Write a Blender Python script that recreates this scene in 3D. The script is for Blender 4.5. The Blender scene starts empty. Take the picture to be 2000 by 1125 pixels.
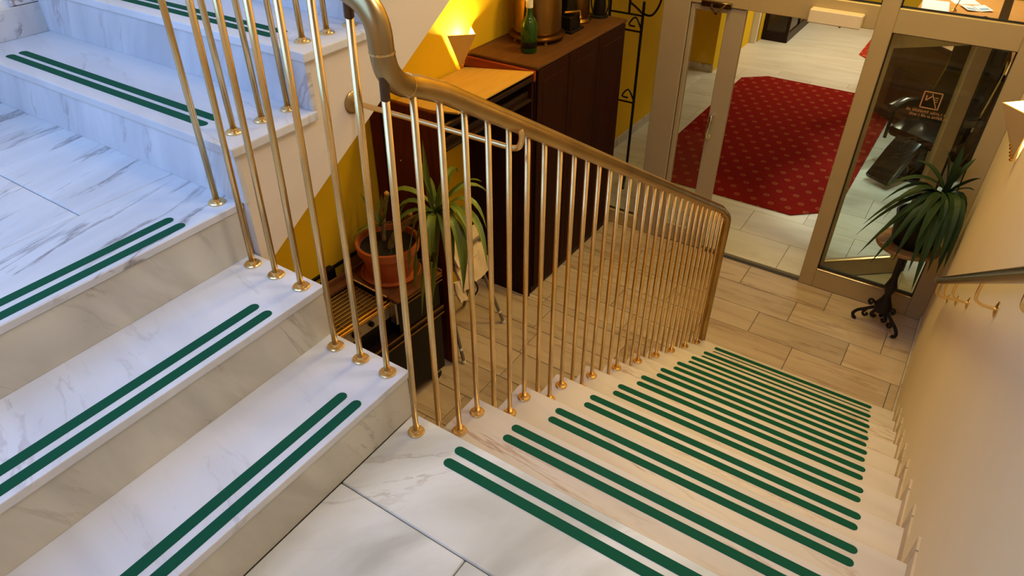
import bpy, bmesh, math, random
from mathutils import Vector, Matrix
random.seed(7)
scene = bpy.context.scene
COL = scene.collection
R = math.radians

# ------------------------------------------------------------------ camera, world, lights, exposure
cam_d = bpy.data.cameras.new('camera')
cam = bpy.data.objects.new('camera', cam_d); COL.objects.link(cam)
cam.location = (0.9922, -0.9867, 1.4691)
cam.rotation_euler = (0.931, 0.0002, 0.585)
cam_d.sensor_width = 36.0
cam_d.lens = 1358.43 * 36.0 / 2000.0
cam_d.clip_start = 0.02
scene.camera = cam

scene.view_settings.view_transform = 'Standard'
scene.view_settings.look = 'None'
scene.view_settings.gamma = 1.0
scene.view_settings.use_curve_mapping = False
scene.view_settings.exposure = -0.10

world = bpy.data.worlds.new('world'); scene.world = world
world.use_nodes = True
bg = world.node_tree.nodes['Background']
bg.inputs[0].default_value = (0.55, 0.72, 1.0, 1)
bg.inputs[1].default_value = 0.12

def area(name, loc, target, size, power, color, sy=None):
    d = bpy.data.lights.new(name, 'AREA'); d.energy = power; d.color = color
    d.shape = 'RECTANGLE'; d.size = size; d.size_y = sy or size
    o = bpy.data.objects.new(name, d); COL.objects.link(o); o.location = loc
    v = Vector(target) - Vector(loc)
    o.rotation_euler = v.to_track_quat('-Z', 'Y').to_euler()
    return o
def point(name, loc, power, color, rad=0.05):
    d = bpy.data.lights.new(name, 'POINT'); d.energy = power; d.color = color; d.shadow_soft_size = rad
    o = bpy.data.objects.new(name, d); COL.objects.link(o); o.location = loc
    return o

# daylight through the wide window in the wall behind the landings
area('window_daylight', (-1.30, -1.30, 2.0), (-1.25, 1.6, 0.2), 1.1, 27, (0.22, 0.45, 1.0), 1.3)
area('window_daylight_right', (-0.15, -1.30, 2.0), (-0.45, 1.0, 0.0), 1.1, 21, (0.27, 0.48, 1.0), 1.3)
# warm ceiling lamps of the stairwell, the hall below and the lobby
area('stairwell_lamp', (1.0, 0.75, 2.84), (0.8, 0.75, 0), 0.5, 17, (1.0, 0.90, 0.82), 0.5)
area('flight_lamp', (0.55, 2.2, 2.84), (0.55, 2.2, 0), 0.5, 15, (1.0, 0.93, 0.50), 0.5)
area('hall_lamp', (0.15, 3.3, 2.8), (0.15, 3.3, 0), 0.5, 58, (1.0, 0.73, 0.19), 0.5)
area('lobby_lamp_near', (-0.6, 8.9, 0.85), (-0.6, 8.9, -2), 0.6, 12, (1.0, 0.80, 0.48), 0.6)
area('lobby_lamp_far', (-0.8, 10.4, 0.85), (-0.8, 10.4, -2), 0.9, 46, (1.0, 0.92, 0.66), 0.9)
area('counter_lamp', (0.8, 9.7, 0.80), (0.8, 9.6, -1), 0.4, 36, (1.0, 0.90, 0.70), 0.4)
def spot(name, loc, target, power, color, deg, blend=0.5, rad=0.06):
    d = bpy.data.lights.new(name, 'SPOT'); d.energy = power; d.color = color; d.spot_size = R(deg); d.spot_blend = blend; d.shadow_soft_size = rad
    o = bpy.data.objects.new(name, d); COL.objects.link(o); o.location = loc
    o.rotation_euler = (Vector(target) - Vector(loc)).to_track_quat('-Z', 'Y').to_euler()
# two ceiling downlights over the lobby floor behind the fixed pane
spot('lobby_downlight', (0.75, 5.75, 0.85), (0.80, 5.75, -2), 130, (0.84, 1.0, 0.88), 50)
spot('lobby_downlight_rear', (0.85, 7.0, 0.85), (0.85, 7.0, -2), 110, (0.84, 1.0, 0.88), 48)
SCONCE = (105, (1.0, 0.70, 0.26))

# ------------------------------------------------------------------ materials
def new_mat(name):
    m = bpy.data.materials.new(name); m.use_nodes = True
    nt = m.node_tree
    return m, nt, nt.nodes['Principled BSDF']
def mat(name, col, rough=0.5, metal=0.0, noise=0.0, nscale=8.0, spec=0.5, emit=None, estr=0.0, bump=0.0, bscale=60):
    m, nt, b = new_mat(name)
    b.inputs['Roughness'].default_value = rough; b.inputs['Metallic'].default_value = metal
    b.inputs['Specular IOR Level'].default_value = spec
    b.inputs['Base Color'].default_value = (*col, 1)
    if noise:
        tc = nt.nodes.new('ShaderNodeTexCoord'); n = nt.nodes.new('ShaderNodeTexNoise')
        n.inputs['Scale'].default_value = nscale; n.inputs['Detail'].default_value = 5
        nt.links.new(tc.outputs['Object'], n.inputs['Vector'])
        r = nt.nodes.new('ShaderNodeValToRGB')
        r.color_ramp.elements[0].position = 0.3; r.color_ramp.elements[1].position = 0.7
        r.color_ramp.elements[0].color = (*[c * (1 - noise) for c in col], 1)
        r.color_ramp.elements[1].color = (*[min(1, c * (1 + noise)) for c in col], 1)
        nt.links.new(n.outputs['Fac'], r.inputs['Fac']); nt.links.new(r.outputs['Color'], b.inputs['Base Color'])
    if bump:
        tc = nt.nodes.new('ShaderNodeTexCoord'); n = nt.nodes.new('ShaderNodeTexNoise')
        n.inputs['Scale'].default_value = bscale; n.inputs['Detail'].default_value = 4
        bp = nt.nodes.new('ShaderNodeBump'); bp.inputs['Strength'].default_value = bump; bp.inputs['Distance'].default_value = 0.003
        nt.links.new(tc.outputs['Object'], n.inputs['Vector']); nt.links.new(n.outputs['Fac'], bp.inputs['Height'])
        nt.links.new(bp.outputs['Normal'], b.inputs['Normal'])
    if emit:
        b.inputs['Emission Color'].default_value = (*emit, 1); b.inputs['Emission Strength'].default_value = estr
    return m

def marble(name, base, cloud, vein, stretch=(1, 1, 1), scale=1.6, vein_w=0.030, vein_amt=0.75, rough=0.28, tint=0.06, rot=(0.05, 0.1, 0.12), dist=0.9, mask=(0.50, 0.68)):
    """polished marble: soft clouds and thin broken veins, shifted per slab"""
    m, nt, b = new_mat(name); N = nt.nodes.new; L = nt.links.new
    tc = N('ShaderNodeTexCoord'); oi = N('ShaderNodeObjectInfo')
    mul = N('ShaderNodeVectorMath'); mul.operation = 'SCALE'; mul.inputs[0].default_value = (37, 53, 29)
    L(oi.outputs['Random'], mul.inputs['Scale'])
    add = N('ShaderNodeVectorMath'); add.operation = 'ADD'
    L(tc.outputs['Object'], add.inputs[0]); L(mul.outputs['Vector'], add.inputs[1])
    mp = N('ShaderNodeMapping'); mp.inputs['Scale'].default_value = [1 / q for q in stretch]; mp.inputs['Rotation'].default_value = rot; mp.vector_type = 'TEXTURE'
    L(add.outputs['Vector'], mp.inputs['Vector'])
    n1 = N('ShaderNodeTexNoise'); n1.inputs['Scale'].default_value = scale; n1.inputs['Detail'].default_value = 9
    n1.inputs['Roughness'].default_value = 0.62; n1.inputs['Distortion'].default_value = dist
    L(mp.outputs['Vector'], n1.inputs['Vector'])
    sub = N('ShaderNodeMath'); sub.operation = 'SUBTRACT'; sub.inputs[1].default_value = 0.5; L(n1.outputs['Fac'], sub.inputs[0])
    ab = N('ShaderNodeMath'); ab.operation = 'ABSOLUTE'; L(sub.outputs[0], ab.inputs[0])
    rv = N('ShaderNodeValToRGB'); rv.color_ramp.elements[0].color = (1, 1, 1, 1); rv.color_ramp.elements[1].color = (0, 0, 0, 1)
    rv.color_ramp.elements[0].position = 0.0; rv.color_ramp.elements[1].position = vein_w
    L(ab.outputs[0], rv.inputs['Fac'])
    n2 = N('ShaderNodeTexNoise'); n2.inputs['Scale'].default_value = scale * 1.7; n2.inputs['Detail'].default_value = 3
    L(mp.outputs['Vector'], n2.inputs['Vector'])
    rm = N('ShaderNodeValToRGB'); rm.color_ramp.elements[0].position = mask[0]; rm.color_ramp.elements[1].position = mask[1]
    L(n2.outputs['Fac'], rm.inputs['Fac'])
    vm = N('ShaderNodeMath'); vm.operation = 'MULTIPLY'; L(rv.outputs['Color'], vm.inputs[0]); L(rm.outputs['Color'], vm.inputs[1])
    vs = N('ShaderNodeMath'); vs.operation = 'MULTIPLY'; vs.inputs[1].default_value = vein_amt; L(vm.outputs[0], vs.inputs[0])
    n3 = N('ShaderNodeTexNoise'); n3.inputs['Scale'].default_value = scale * 0.8; n3.inputs['Detail'].default_value = 6
    n3.inputs['Distortion'].default_value = 1.2
    L(mp.outputs['Vector'], n3.inputs['Vector'])
    rc = N('ShaderNodeValToRGB'); rc.color_ramp.elements[0].position = 0.34; rc.color_ramp.elements[1].position = 0.62
    rc.color_ramp.elements[0].color = (*cloud, 1); rc.color_ramp.elements[1].color = (*base, 1)
    L(n3.outputs['Fac'], rc.inputs['Fac'])
    mx = N('ShaderNodeMixRGB'); mx.inputs['Color2'].default_value = (*vein, 1)
    L(vs.outputs[0], mx.inputs['Fac']); L(rc.outputs['Color'], mx.inputs['Color1'])
    hv = N('ShaderNodeHueSaturation')
    mr = N('ShaderNodeMapRange'); mr.inputs['To Min'].default_value = 1 - tint; mr.inputs['To Max'].default_value = 1 + tint
    L(oi.outputs['Random'], mr.inputs['Value']); L(mr.outputs[0], hv.inputs['Value'])
    L(mx.outputs['Color'], hv.inputs['Color']); L(hv.outputs['Color'], b.inputs['Base Color'])
    b.inputs['Roughness'].default_value = rough + 0.10; b.inputs['Specular IOR Level'].default_value = 0.35
    return m

def wood(name, c1, c2, axis='Z', rough=0.4, scale=6):
    m, nt, b = new_mat(name); N = nt.nodes.new; L = nt.links.new
    tc = N('ShaderNodeTexCoord'); mp = N('ShaderNodeMapping')
    s = {'X': (0.6, 7, 7), 'Y': (7, 0.6, 7), 'Z': (7, 7, 0.6)}[axis]; mp.inputs['Scale'].default_value = s
    L(tc.outputs['Object'], mp.inputs['Vector'])
    n = N('ShaderNodeTexNoise'); n.inputs['Scale'].default_value = scale; n.inputs['Detail'].default_value = 6; n.inputs['Distortion'].default_value = 0.6
    L(mp.outputs['Vector'], n.inputs['Vector'])
    r = N('ShaderNodeValToRGB'); r.color_ramp.elements[0].position = 0.3; r.color_ramp.elements[1].position = 0.7
    r.color_ramp.elements[0].color = (*c1, 1); r.color_ramp.elements[1].color = (*c2, 1)
    L(n.outputs['Fac'], r.inputs['Fac']); L(r.outputs['Color'], b.inputs['Base Color'])
    b.inputs['Roughness'].default_value = rough; b.inputs['Specular IOR Level'].default_value = 0.12
    return m

def carpet_mat(name, base, mark):
    m, nt, b = new_mat(name); N = nt.nodes.new; L = nt.links.new
    tc = N('ShaderNodeTexCoord')
    n = N('ShaderNodeTexNoise'); n.inputs['Scale'].default_value = 180; n.inputs['Detail'].default_value = 2
    L(tc.outputs['Object'], n.inputs['Vector'])
    # staggered rows of small ring motifs woven into the carpet
    sx = N('ShaderNodeSeparateXYZ'); L(tc.outputs['Object'], sx.inputs[0])
    def math_(op, a, bb=None):
        k = N('ShaderNodeMath'); k.operation = op
        for i, v in enumerate((a, bb)):
            if v is None: continue
            if isinstance(v, (int, float)): k.inputs[i].default_value = v
            else: L(v, k.inputs[i])
        return k.outputs[0]
    u = math_('DIVIDE', sx.outputs['X'], 0.165); v = math_('DIVIDE', sx.outputs['Y'], 0.14)
    row = math_('FLOOR', v); half = math_('MULTIPLY', math_('FLOORED_MODULO', row, 2.0), 0.5)
    fu = math_('SUBTRACT', math_('FRACT', math_('ADD', u, half)), 0.5); fv = math_('SUBTRACT', math_('FRACT', v), 0.5)
    du = math_('MULTIPLY', fu, 0.165); dv = math_('MULTIPLY', fv, 0.14)
    d = math_('SQRT', math_('ADD', math_('MULTIPLY', du, du), math_('MULTIPLY', dv, dv)))
    ring = math_('LESS_THAN', math_('ABSOLUTE', math_('SUBTRACT', d, 0.022)), 0.007)
    dot = math_('LESS_THAN', d, 0.008)
    mk = math_('MULTIPLY', math_('MAXIMUM', ring, dot), 0.36)
    r = N('ShaderNodeValToRGB'); r.color_ramp.elements[0].color = (*[c * 0.75 for c in base], 1); r.color_ramp.elements[1].color = (*[c * 1.25 for c in base], 1)
    L(n.outputs['Fac'], r.inputs['Fac'])
    mx = N('ShaderNodeMixRGB'); mx.inputs['Color2'].default_value = (*mark, 1)
    L(mk, mx.inputs['Fac']); L(r.outputs['Color'], mx.inputs['Color1']); L(mx.outputs['Color'], b.inputs['Base Color'])
    b.inputs['Roughness'].default_value = 0.95; b.inputs['Specular IOR Level'].default_value = 0.02
    return m

M = {}
M['step'] = marble('step_marble', (0.69, 0.615, 0.54), (0.61, 0.535, 0.465), (0.36, 0.19, 0.12), (0.6, 3.8, 3.0), 1.5, 0.020, 0.7, 0.30, rot=(0, 0, -0.10), dist=0.35)
M['step_left'] = marble('grey_step_marble', (0.74, 0.73, 0.72), (0.64, 0.63, 0.62), (0.30, 0.24, 0.24), (0.8, 3.4, 2.0), 1.6, 0.018, 0.45, 0.30, rot=(0, 0, -0.25), dist=0.4)
M['riser'] = marble('riser_marble', (0.70, 0.655, 0.54), (0.52, 0.485, 0.40), (0.30, 0.23, 0.16), (1.0, 3.2, 0.9), 1.9, 0.022, 0.6, 0.30, rot=(0.45, 0, 0), dist=0.4)
M['riser_up'] = marble('pale_riser_marble', (0.73, 0.73, 0.73), (0.56, 0.57, 0.59), (0.33, 0.27, 0.27), (3.4, 1.0, 0.7), 1.9, 0.024, 0.6, 0.30, rot=(0, 0.4, 0), dist=0.4)
M['tile'] = marble('landing_marble', (0.73, 0.725, 0.675), (0.45, 0.445, 0.385), (0.30, 0.22, 0.16), (2.8, 0.9, 2.0), 1.5, 0.018, 0.7, 0.27, 0.04, rot=(0, 0, -0.75), dist=0.35, mask=(0.50, 0.70))
M['tile_up'] = marble('upper_landing_marble', (0.74, 0.73, 0.715), (0.64, 0.63, 0.615), (0.20, 0.16, 0.15), (5.2, 0.8, 2.0), 1.5, 0.030, 0.8, 0.27, 0.04, rot=(0, 0, 0.22), dist=0.25, mask=(0.46, 0.60))
M['hall_tile'] = marble('hall_marble', (0.56, 0.435, 0.32), (0.47, 0.35, 0.25), (0.24, 0.13, 0.065), (0.6, 5.5, 3.0), 1.7, 0.045, 0.55, 0.26, 0.14, rot=(0, 0, 0.0), dist=0.3, mask=(0.44, 0.62))
M['lobby_tile'] = marble('lobby_marble', (0.66, 0.62, 0.52), (0.57, 0.52, 0.42), (0.38, 0.33, 0.24), (0.7, 3.4, 2.0), 1.5, 0.035, 0.4, 0.26, 0.04, dist=0.4)
M['skirt'] = marble('skirting_marble', (0.62, 0.56, 0.50), (0.50, 0.44, 0.39), (0.20, 0.13, 0.12), (1.2, 1.2, 1.2), 2.6, 0.04, 0.85, 0.35)
M['skirt_up'] = marble('upper_skirting_marble', (0.72, 0.68, 0.63), (0.60, 0.56, 0.52), (0.20, 0.13, 0.14), (1.2, 1.6, 1.6), 3.4, 0.03, 0.9, 0.35, dist=1.0, mask=(0.42, 0.6))
M['skirt_stair'] = marble('stair_skirting_marble', (0.60, 0.49, 0.35), (0.50, 0.39, 0.26), (0.30, 0.17, 0.08), (1.0, 3.0, 0.8), 2.2, 0.04, 0.7, 0.4, rot=(0.9, 0, 0), dist=0.4)
M['grout'] = mat('grout', (0.17, 0.14, 0.11), 0.9)
M['green'] = mat('green_grip_tape', (0.006, 0.088, 0.044), 0.85, spec=0.15, bump=0.25, bscale=900)
M['cream'] = mat('cream_plaster', (0.74, 0.64, 0.52), 0.85, noise=0.03, nscale=2.5, bump=0.08, bscale=90, spec=0.2)
M['wallr'] = mat('right_wall_plaster', (0.83, 0.71, 0.485), 0.85, noise=0.035, nscale=1.4, bump=0.06, bscale=80, spec=0.2)
M['yellow'] = mat('yellow_plaster', (0.76, 0.475, 0.019), 0.85, noise=0.06, nscale=2, bump=0.06, bscale=80, spec=0.08)
M['white'] = mat('white_paint', (0.78, 0.77, 0.73), 0.6)
M['brass'] = mat('polished_brass', (0.79, 0.56, 0.25), 0.24, 1.0, noise=0.10, nscale=14)
M['rail'] = mat('aged_brass', (0.43, 0.295, 0.125), 0.30, 1.0, noise=0.18, nscale=7)
M['bronze'] = mat('dark_bronze_rail', (0.16, 0.11, 0.06), 0.22, 1.0, noise=0.15, nscale=10)
M['ferrule'] = mat('dark_ferrule', (0.10, 0.06, 0.03), 0.35, 0.7)
M['alu'] = mat('champagne_aluminium', (0.47, 0.365, 0.20), 0.45, 0.2, noise=0.03, nscale=3)
M['alu_grey'] = mat('grey_champagne_aluminium', (0.42, 0.35, 0.26), 0.45, 0.2, noise=0.03, nscale=3)  # greyer copy of the champagne aluminium, for the left post and narrow leaf
M['alu_dark'] = mat('bronze_aluminium', (0.30, 0.24, 0.17), 0.42, 0.35)
M['black_seal'] = mat('black_seal', (0.012, 0.010, 0.009), 0.6)
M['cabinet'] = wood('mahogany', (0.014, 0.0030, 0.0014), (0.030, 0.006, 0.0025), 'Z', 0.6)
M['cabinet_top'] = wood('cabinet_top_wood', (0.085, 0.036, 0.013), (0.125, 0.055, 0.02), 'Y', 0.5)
M['redwood'] = wood('red_mahogany', (0.085, 0.013, 0.005), (0.14, 0.026, 0.009), 'Z', 0.45)
M['redlit'] = wood('lamplit_red_mahogany', (0.20, 0.035, 0.010), (0.28, 0.055, 0.016), 'X', 0.5)  # brighter copy of the red mahogany, sconce light put into its colour
M['board'] = wood('pale_board', (0.60, 0.36, 0.075), (0.68, 0.42, 0.10), 'Y', 0.55)
M['darkwood'] = wood('dark_wood', (0.014, 0.007, 0.005), (0.030, 0.013, 0.008), 'Y', 0.35)
M['trolleywood'] = wood('trolley_wood', (0.15, 0.055, 0.022), (0.24, 0.095, 0.038), 'Y', 0.4)
M['black'] = mat('black_lacquer', (0.007, 0.005, 0.005), 0.4, spec=0.18)
M['iron'] = mat('black_iron', (0.010, 0.009, 0.009), 0.5, 0.4)
M['steel'] = mat('brushed_steel', (0.42, 0.40, 0.36), 0.35, 0.9)
M['greysteel'] = mat('grey_steel_tube', (0.22, 0.20, 0.19), 0.45, 0.5)
M['whiterubber'] = mat('white_cap', (0.75, 0.72, 0.66), 0.6)
M['canvas'] = mat('cream_canvas', (0.74, 0.60, 0.42), 0.9, noise=0.06, nscale=14, bump=0.3, bscale=25)
M['terracotta'] = mat('terracotta', (0.50, 0.125, 0.035), 0.6, noise=0.06, nscale=6)
M['soil'] = mat('soil', (0.018, 0.012, 0.008), 0.95, noise=0.4, nscale=60, bump=0.6, bscale=80)
M['leaf'] = mat('yucca_leaf', (0.16, 0.215, 0.030), 0.42, noise=0.25, nscale=5)
M['leafd'] = mat('dark_dracaena_leaf', (0.020, 0.042, 0.012), 0.5, noise=0.3, nscale=6, spec=0.22)
M['stem'] = mat('yucca_stem', (0.28, 0.17, 0.075), 0.85, noise=0.5, nscale=30, bump=0.6, bscale=50)
M['flower'] = mat('orange_bud', (0.75, 0.36, 0.09), 0.6)
M['copper'] = mat('copper_brass', (0.24, 0.135, 0.04), 0.34, 1.0, noise=0.12, nscale=9)
M['tabledisc'] = wood('table_wood', (0.26, 0.14, 0.055), (0.36, 0.20, 0.085), 'X', 0.45)
M['carpet'] = carpet_mat('red_carpet', (0.215, 0.0115, 0.0075), (0.48, 0.20, 0.07))
M['carpet_lit'] = carpet_mat('lit_red_carpet', (0.40, 0.035, 0.016), (0.70, 0.34, 0.15))  # brighter, more orange copy of the red carpet, lobby light put into its colour
M['deskbrown'] = mat('brown_desk_panel', (0.15, 0.085, 0.03), 0.5, noise=0.08, nscale=4)
M['deskdark'] = mat('dark_red_desk_panel', (0.055, 0.015, 0.008), 0.4)
M['orangewood'] = wood('orange_wood', (0.55, 0.25, 0.07), (0.68, 0.33, 0.10), 'X', 0.4)
M['paper'] = mat('paper', (0.86, 0.84, 0.78), 0.8)
M['print'] = mat('blue_print', (0.25, 0.38, 0.55), 0.8)
M['leather'] = mat('black_leather', (0.006, 0.005, 0.005), 0.2, 0.0)
M['chrome'] = mat('chrome', (0.7, 0.7, 0.66), 0.12, 1.0)
M['sign'] = mat('etched_film', (0.42, 0.22, 0.10), 0.8)
M['sign2'] = mat('etched_film_dark', (0.10, 0.075, 0.04), 0.7)
M['gold'] = mat('gold_ornament', (0.75, 0.45, 0.12), 0.2, 1.0)
M['bulb'] = mat('warm_bulb', (1, 0.9, 0.7), 0.5, emit=(1.0, 0.80, 0.42), estr=30)
M['shade'] = mat('sconce_plaster', (0.62, 0.44, 0.16), 0.7, spec=0.3)
def glass(name, tint=(0.94, 0.97, 0.95), bottle=False):
    m, nt, b = new_mat(name)
    if bottle:
        b.inputs['Base Color'].default_value = (*tint, 1); b.inputs['Roughness'].default_value = 0.06
        b.inputs['Transmission Weight'].default_value = 0.55; b.inputs['IOR'].default_value = 1.45
        return m
    nt.nodes.remove(b); out = [n for n in nt.nodes if n.type == 'OUTPUT_MATERIAL'][0]
    t = nt.nodes.new('ShaderNodeBsdfTransparent'); t.inputs[0].default_value = (*tint, 1)
    g = nt.nodes.new('ShaderNodeBsdfGlossy'); g.inputs['Roughness'].default_value = 0.02
    f = nt.nodes.new('ShaderNodeFresnel'); f.inputs['IOR'].default_value = 1.45
    mx = nt.nodes.new('ShaderNodeMixShader')
    # reflect only where a ray enters the pane, never on its way out
    ge = nt.nodes.new('ShaderNodeNewGeometry'); iv = nt.nodes.new('ShaderNodeMath'); iv.operation = 'SUBTRACT'; iv.inputs[0].default_value = 1.0
    ml = nt.nodes.new('ShaderNodeMath'); ml.operation = 'MULTIPLY'
    nt.links.new(ge.outputs['Backfacing'], iv.inputs[1]); nt.links.new(f.outputs[0], ml.inputs[0]); nt.links.new(iv.outputs[0], ml.inputs[1])
    nt.links.new(ml.outputs[0], mx.inputs[0]); nt.links.new(t.outputs[0], mx.inputs[1]); nt.links.new(g.outputs[0], mx.inputs[2])
    nt.links.new(mx.outputs[0], out.inputs['Surface'])
    return m
M['glass'] = glass('pane_glass')
M['bottle'] = glass('green_bottle_glass', (0.03, 0.12, 0.012), True)

# ------------------------------------------------------------------ mesh helpers
def link(name, me, parent=None, loc=(0, 0, 0)):
    o = bpy.data.objects.new(name, me); COL.objects.link(o); o.location = loc
    if parent is not None: o.parent = parent
    return o
def finish(bm, name, m, parent=None, loc=(0, 0, 0), smooth=False, kind=None):
    bmesh.ops.recalc_face_normals(bm, faces=bm.faces[:])
    me = bpy.data.meshes.new(name); bm.to_mesh(me); bm.free()
    for mm in (m if isinstance(m, (list, tuple)) else [m]): me.materials.append(mm)
    if smooth:
        for p in me.polygons: p.use_smooth = True
        try: me.set_sharp_from_angle(angle=R(38))
        except Exception: pass
    o = link(name, me, parent, loc)
    if kind: o['kind'] = kind
    return o
def bbox(bm, x0, x1, y0, y1, z0, z1, bev=0.0, seg=1, mi=0):
    vs = [bm.verts.new(p) for p in ((x0, y0, z0), (x1, y0, z0), (x1, y1, z0), (x0, y1, z0), (x0, y0, z1), (x1, y0, z1), (x1, y1, z1), (x0, y1, z1))]
    fs = [bm.faces.new([vs[i] for i in q]) for q in ((0, 3, 2, 1), (4, 5, 6, 7), (0, 1, 5, 4), (1, 2, 6, 5), (2, 3, 7, 6), (3, 0, 4, 7))]
    for f in fs: f.material_index = mi
    if bev:
        es = list({e for f in fs for e in f.edges})
        bmesh.ops.bevel(bm, geom=es, offset=bev, segments=seg, affect='EDGES', profile=0.6)
    return fs
def box(name, x0, x1, y0, y1, z0, z1, m, parent=None, bev=0.003, kind=None, seg=1):
    """box object whose origin sits at its own centre (relative to the parent)"""
    c = ((x0 + x1) / 2, (y0 + y1) / 2, (z0 + z1) / 2)
    bm = bmesh.new(); bbox(bm, x0 - c[0], x1 - c[0], y0 - c[1], y1 - c[1], z0 - c[2], z1 - c[2], bev, seg)
    return finish(bm, name, m, parent, c, kind=kind)
def tube_bm(bm, pts, r, seg=10, cap=True):
    pts = [Vector(p) for p in pts]; rad = r if isinstance(r, (list, tuple)) else [r] * len(pts)
    rings = []; up = None
    for i, p in enumerate(pts):
        d = (pts[min(i + 1, len(pts) - 1)] - pts[max(i - 1, 0)]).normalized()
        if up is None:
            up = Vector((0, 0, 1)) if abs(d.z) < 0.9 else Vector((1, 0, 0))
        a = d.cross(up)
        if a.length < 1e-5: a = d.orthogonal()
        a.normalize(); b = a.cross(d).normalized(); up = b
        rings.append([bm.verts.new(p + (a * math.cos(2 * math.pi * k / seg) + b * math.sin(2 * math.pi * k / seg)) * rad[i]) for k in range(seg)])
    for i in range(len(rings) - 1):
        for k in range(seg):
            bm.faces.new((rings[i][k], rings[i][(k + 1) % seg], rings[i + 1][(k + 1) % seg], rings[i + 1][k]))
    if cap:
        bm.faces.new(rings[0]); bm.faces.new(rings[-1])
def tube(name, pts, r, m, parent=None, seg=10, loc=(0, 0, 0)):
    bm = bmesh.new(); tube_bm(bm, pts, r, seg); return finish(bm, name, m, parent, loc, smooth=True)
def lathe_bm(bm, prof, seg=20, c=(0, 0, 0)):
    """prof: list of (r, z); closed with caps when r > 0 at the ends"""
    rings = []
    for r, z in prof:
        if r < 1e-5: rings.append([bm.verts.new((c[0], c[1], c[2] + z))])
        else: rings.append([bm.verts.new((c[0] + r * math.cos(2 * math.pi * k / seg), c[1] + r * math.sin(2 * math.pi * k / seg), c[2] + z)) for k in range(seg)])
    for i in range(len(rings) - 1):
        a, b = rings[i], rings[i + 1]
        for k in range(seg):
            q = [a[k % len(a)], a[(k + 1) % len(a)], b[(k + 1) % len(b)], b[k % len(b)]]
            q2 = []
            for v in q:
                if v not in q2: q2.append(v)
            if len(q2) > 2: bm.faces.new(q2)
    for rr in (rings[0], rings[-1]):
        if len(rr) > 2: bm.faces.new(rr)
def lathe(name, prof, m, parent=None, loc=(0, 0, 0), seg=20):
    bm = bmesh.new(); lathe_bm(bm, prof, seg); return finish(bm, name, m, parent, loc, smooth=True)
def prism(name, pts, axis, a0, a1, m, parent=None, kind=None):
    """polygon extruded along an axis; pts are the two remaining coordinates in order"""
    bm = bmesh.new()
    def P(p, a):
        return {'x': (a, p[0], p[1]), 'y': (p[0], a, p[1]), 'z': (p[0], p[1], a)}[axis]
    A = [bm.verts.new(P(p, a0)) for p in pts]; B = [bm.verts.new(P(p, a1)) for p in pts]
    bm.faces.new(A); bm.faces.new(B[::-1]); n = len(pts)
    for i in range(n): bm.faces.new((A[i], A[(i + 1) % n], B[(i + 1) % n], B[i]))
    bm.normal_update()
    bmesh.ops.triangulate(bm, faces=[f for f in bm.faces if len(f.verts) > 4], ngon_method='EAR_CLIP')
    return finish(bm, name, m, parent, kind=kind)
def capsule_strip_bm(length, width, h, seg=6):
    """flat tape lying along x with half-round ends, centred on the origin"""
    bm = bmesh.new(); pts = []; r = width / 2; hl = length / 2 - r
    for i in range(seg + 1): a = -math.pi / 2 + math.pi * i / seg; pts.append((hl + r * math.cos(a), r * math.sin(a)))
    for i in range(seg + 1): a = math.pi / 2 + math.pi * i / seg; pts.append((-hl + r * math.cos(a), r * math.sin(a)))
    A = [bm.verts.new((x, y, 0)) for x, y in pts]; B = [bm.verts.new((x, y, h)) for x, y in pts]
    bm.faces.new(A[::-1]); bm.faces.new(B); n = len(pts)
    for i in range(n): bm.faces.new((A[i], A[(i + 1) % n], B[(i + 1) % n], B[i]))
    return bm
def empty(name, loc=(0, 0, 0), label=None, cat=None, group=None, rz=0, kind=None):
    o = bpy.data.objects.new(name, None); COL.objects.link(o); o.location = loc; o.rotation_euler = (0, 0, rz)
    o.empty_display_size = 0.1
    tag(o, label, cat, group, kind); return o
def tag(o, label=None, cat=None, group=None, kind=None):
    if label: o['label'] = label
    if cat: o['category'] = cat
    if group: o['group'] = group
    if kind: o['kind'] = kind
    return o
def copy(o, parent, loc=None):
    c = o.copy(); COL.objects.link(c); c.parent = parent
    if loc is not None: c.location = loc
    return c
def struct(o): o['kind'] = 'structure'; return o

# ------------------------------------------------------------------ dimensions
RI, G, GL, GU = 0.17, 0.2786, 0.2837, 0.2865        # rise and the three goings
F = -11 * RI                                        # hall floor level
WR, WL, WLU = 1.318, -1.86, -1.96                   # right wall, hall left wall, upper flight left wall
YB, YD, ZC = -1.36, 4.14, 2.9                       # wall behind, glass door plane, ceiling
XL = -1.98                                          # lobby left wall
ZLC = 0.95                                          # lobby ceiling

# ------------------------------------------------------------------ setting: walls, floors, ceilings
struct(box('wall_right', WR, WR + 0.15, YB - 0.15, YD + 0.03, F - 0.2, ZC, M['wallr'], bev=0))
# hall wall under the upper flight: its top follows the sloping soffit
slope = RI / GU
SOF0 = 0.285
prism('wall_left', [(-0.6, F - 0.1), (YD + 0.03, F - 0.1), (YD + 0.03, ZC), (3.9, ZC), (3.9, SOF0 + slope * 3.9 - 0.02), (0.0, SOF0 - 0.02), (-0.6, SOF0 - 0.02)], 'x', WL - 0.09, WL, M['yellow'], kind='structure')
struct(box('wall_upper_left', WLU - 0.15, WLU - 0.001, YB - 0.15, YD + 0.03, 0.2, ZC, M['white'], bev=0))
struct(box('wall_back_under', WL - 0.09, 0.0, -0.75, -0.6, F - 0.1, -0.2, M['yellow'], bev=0))
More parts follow.
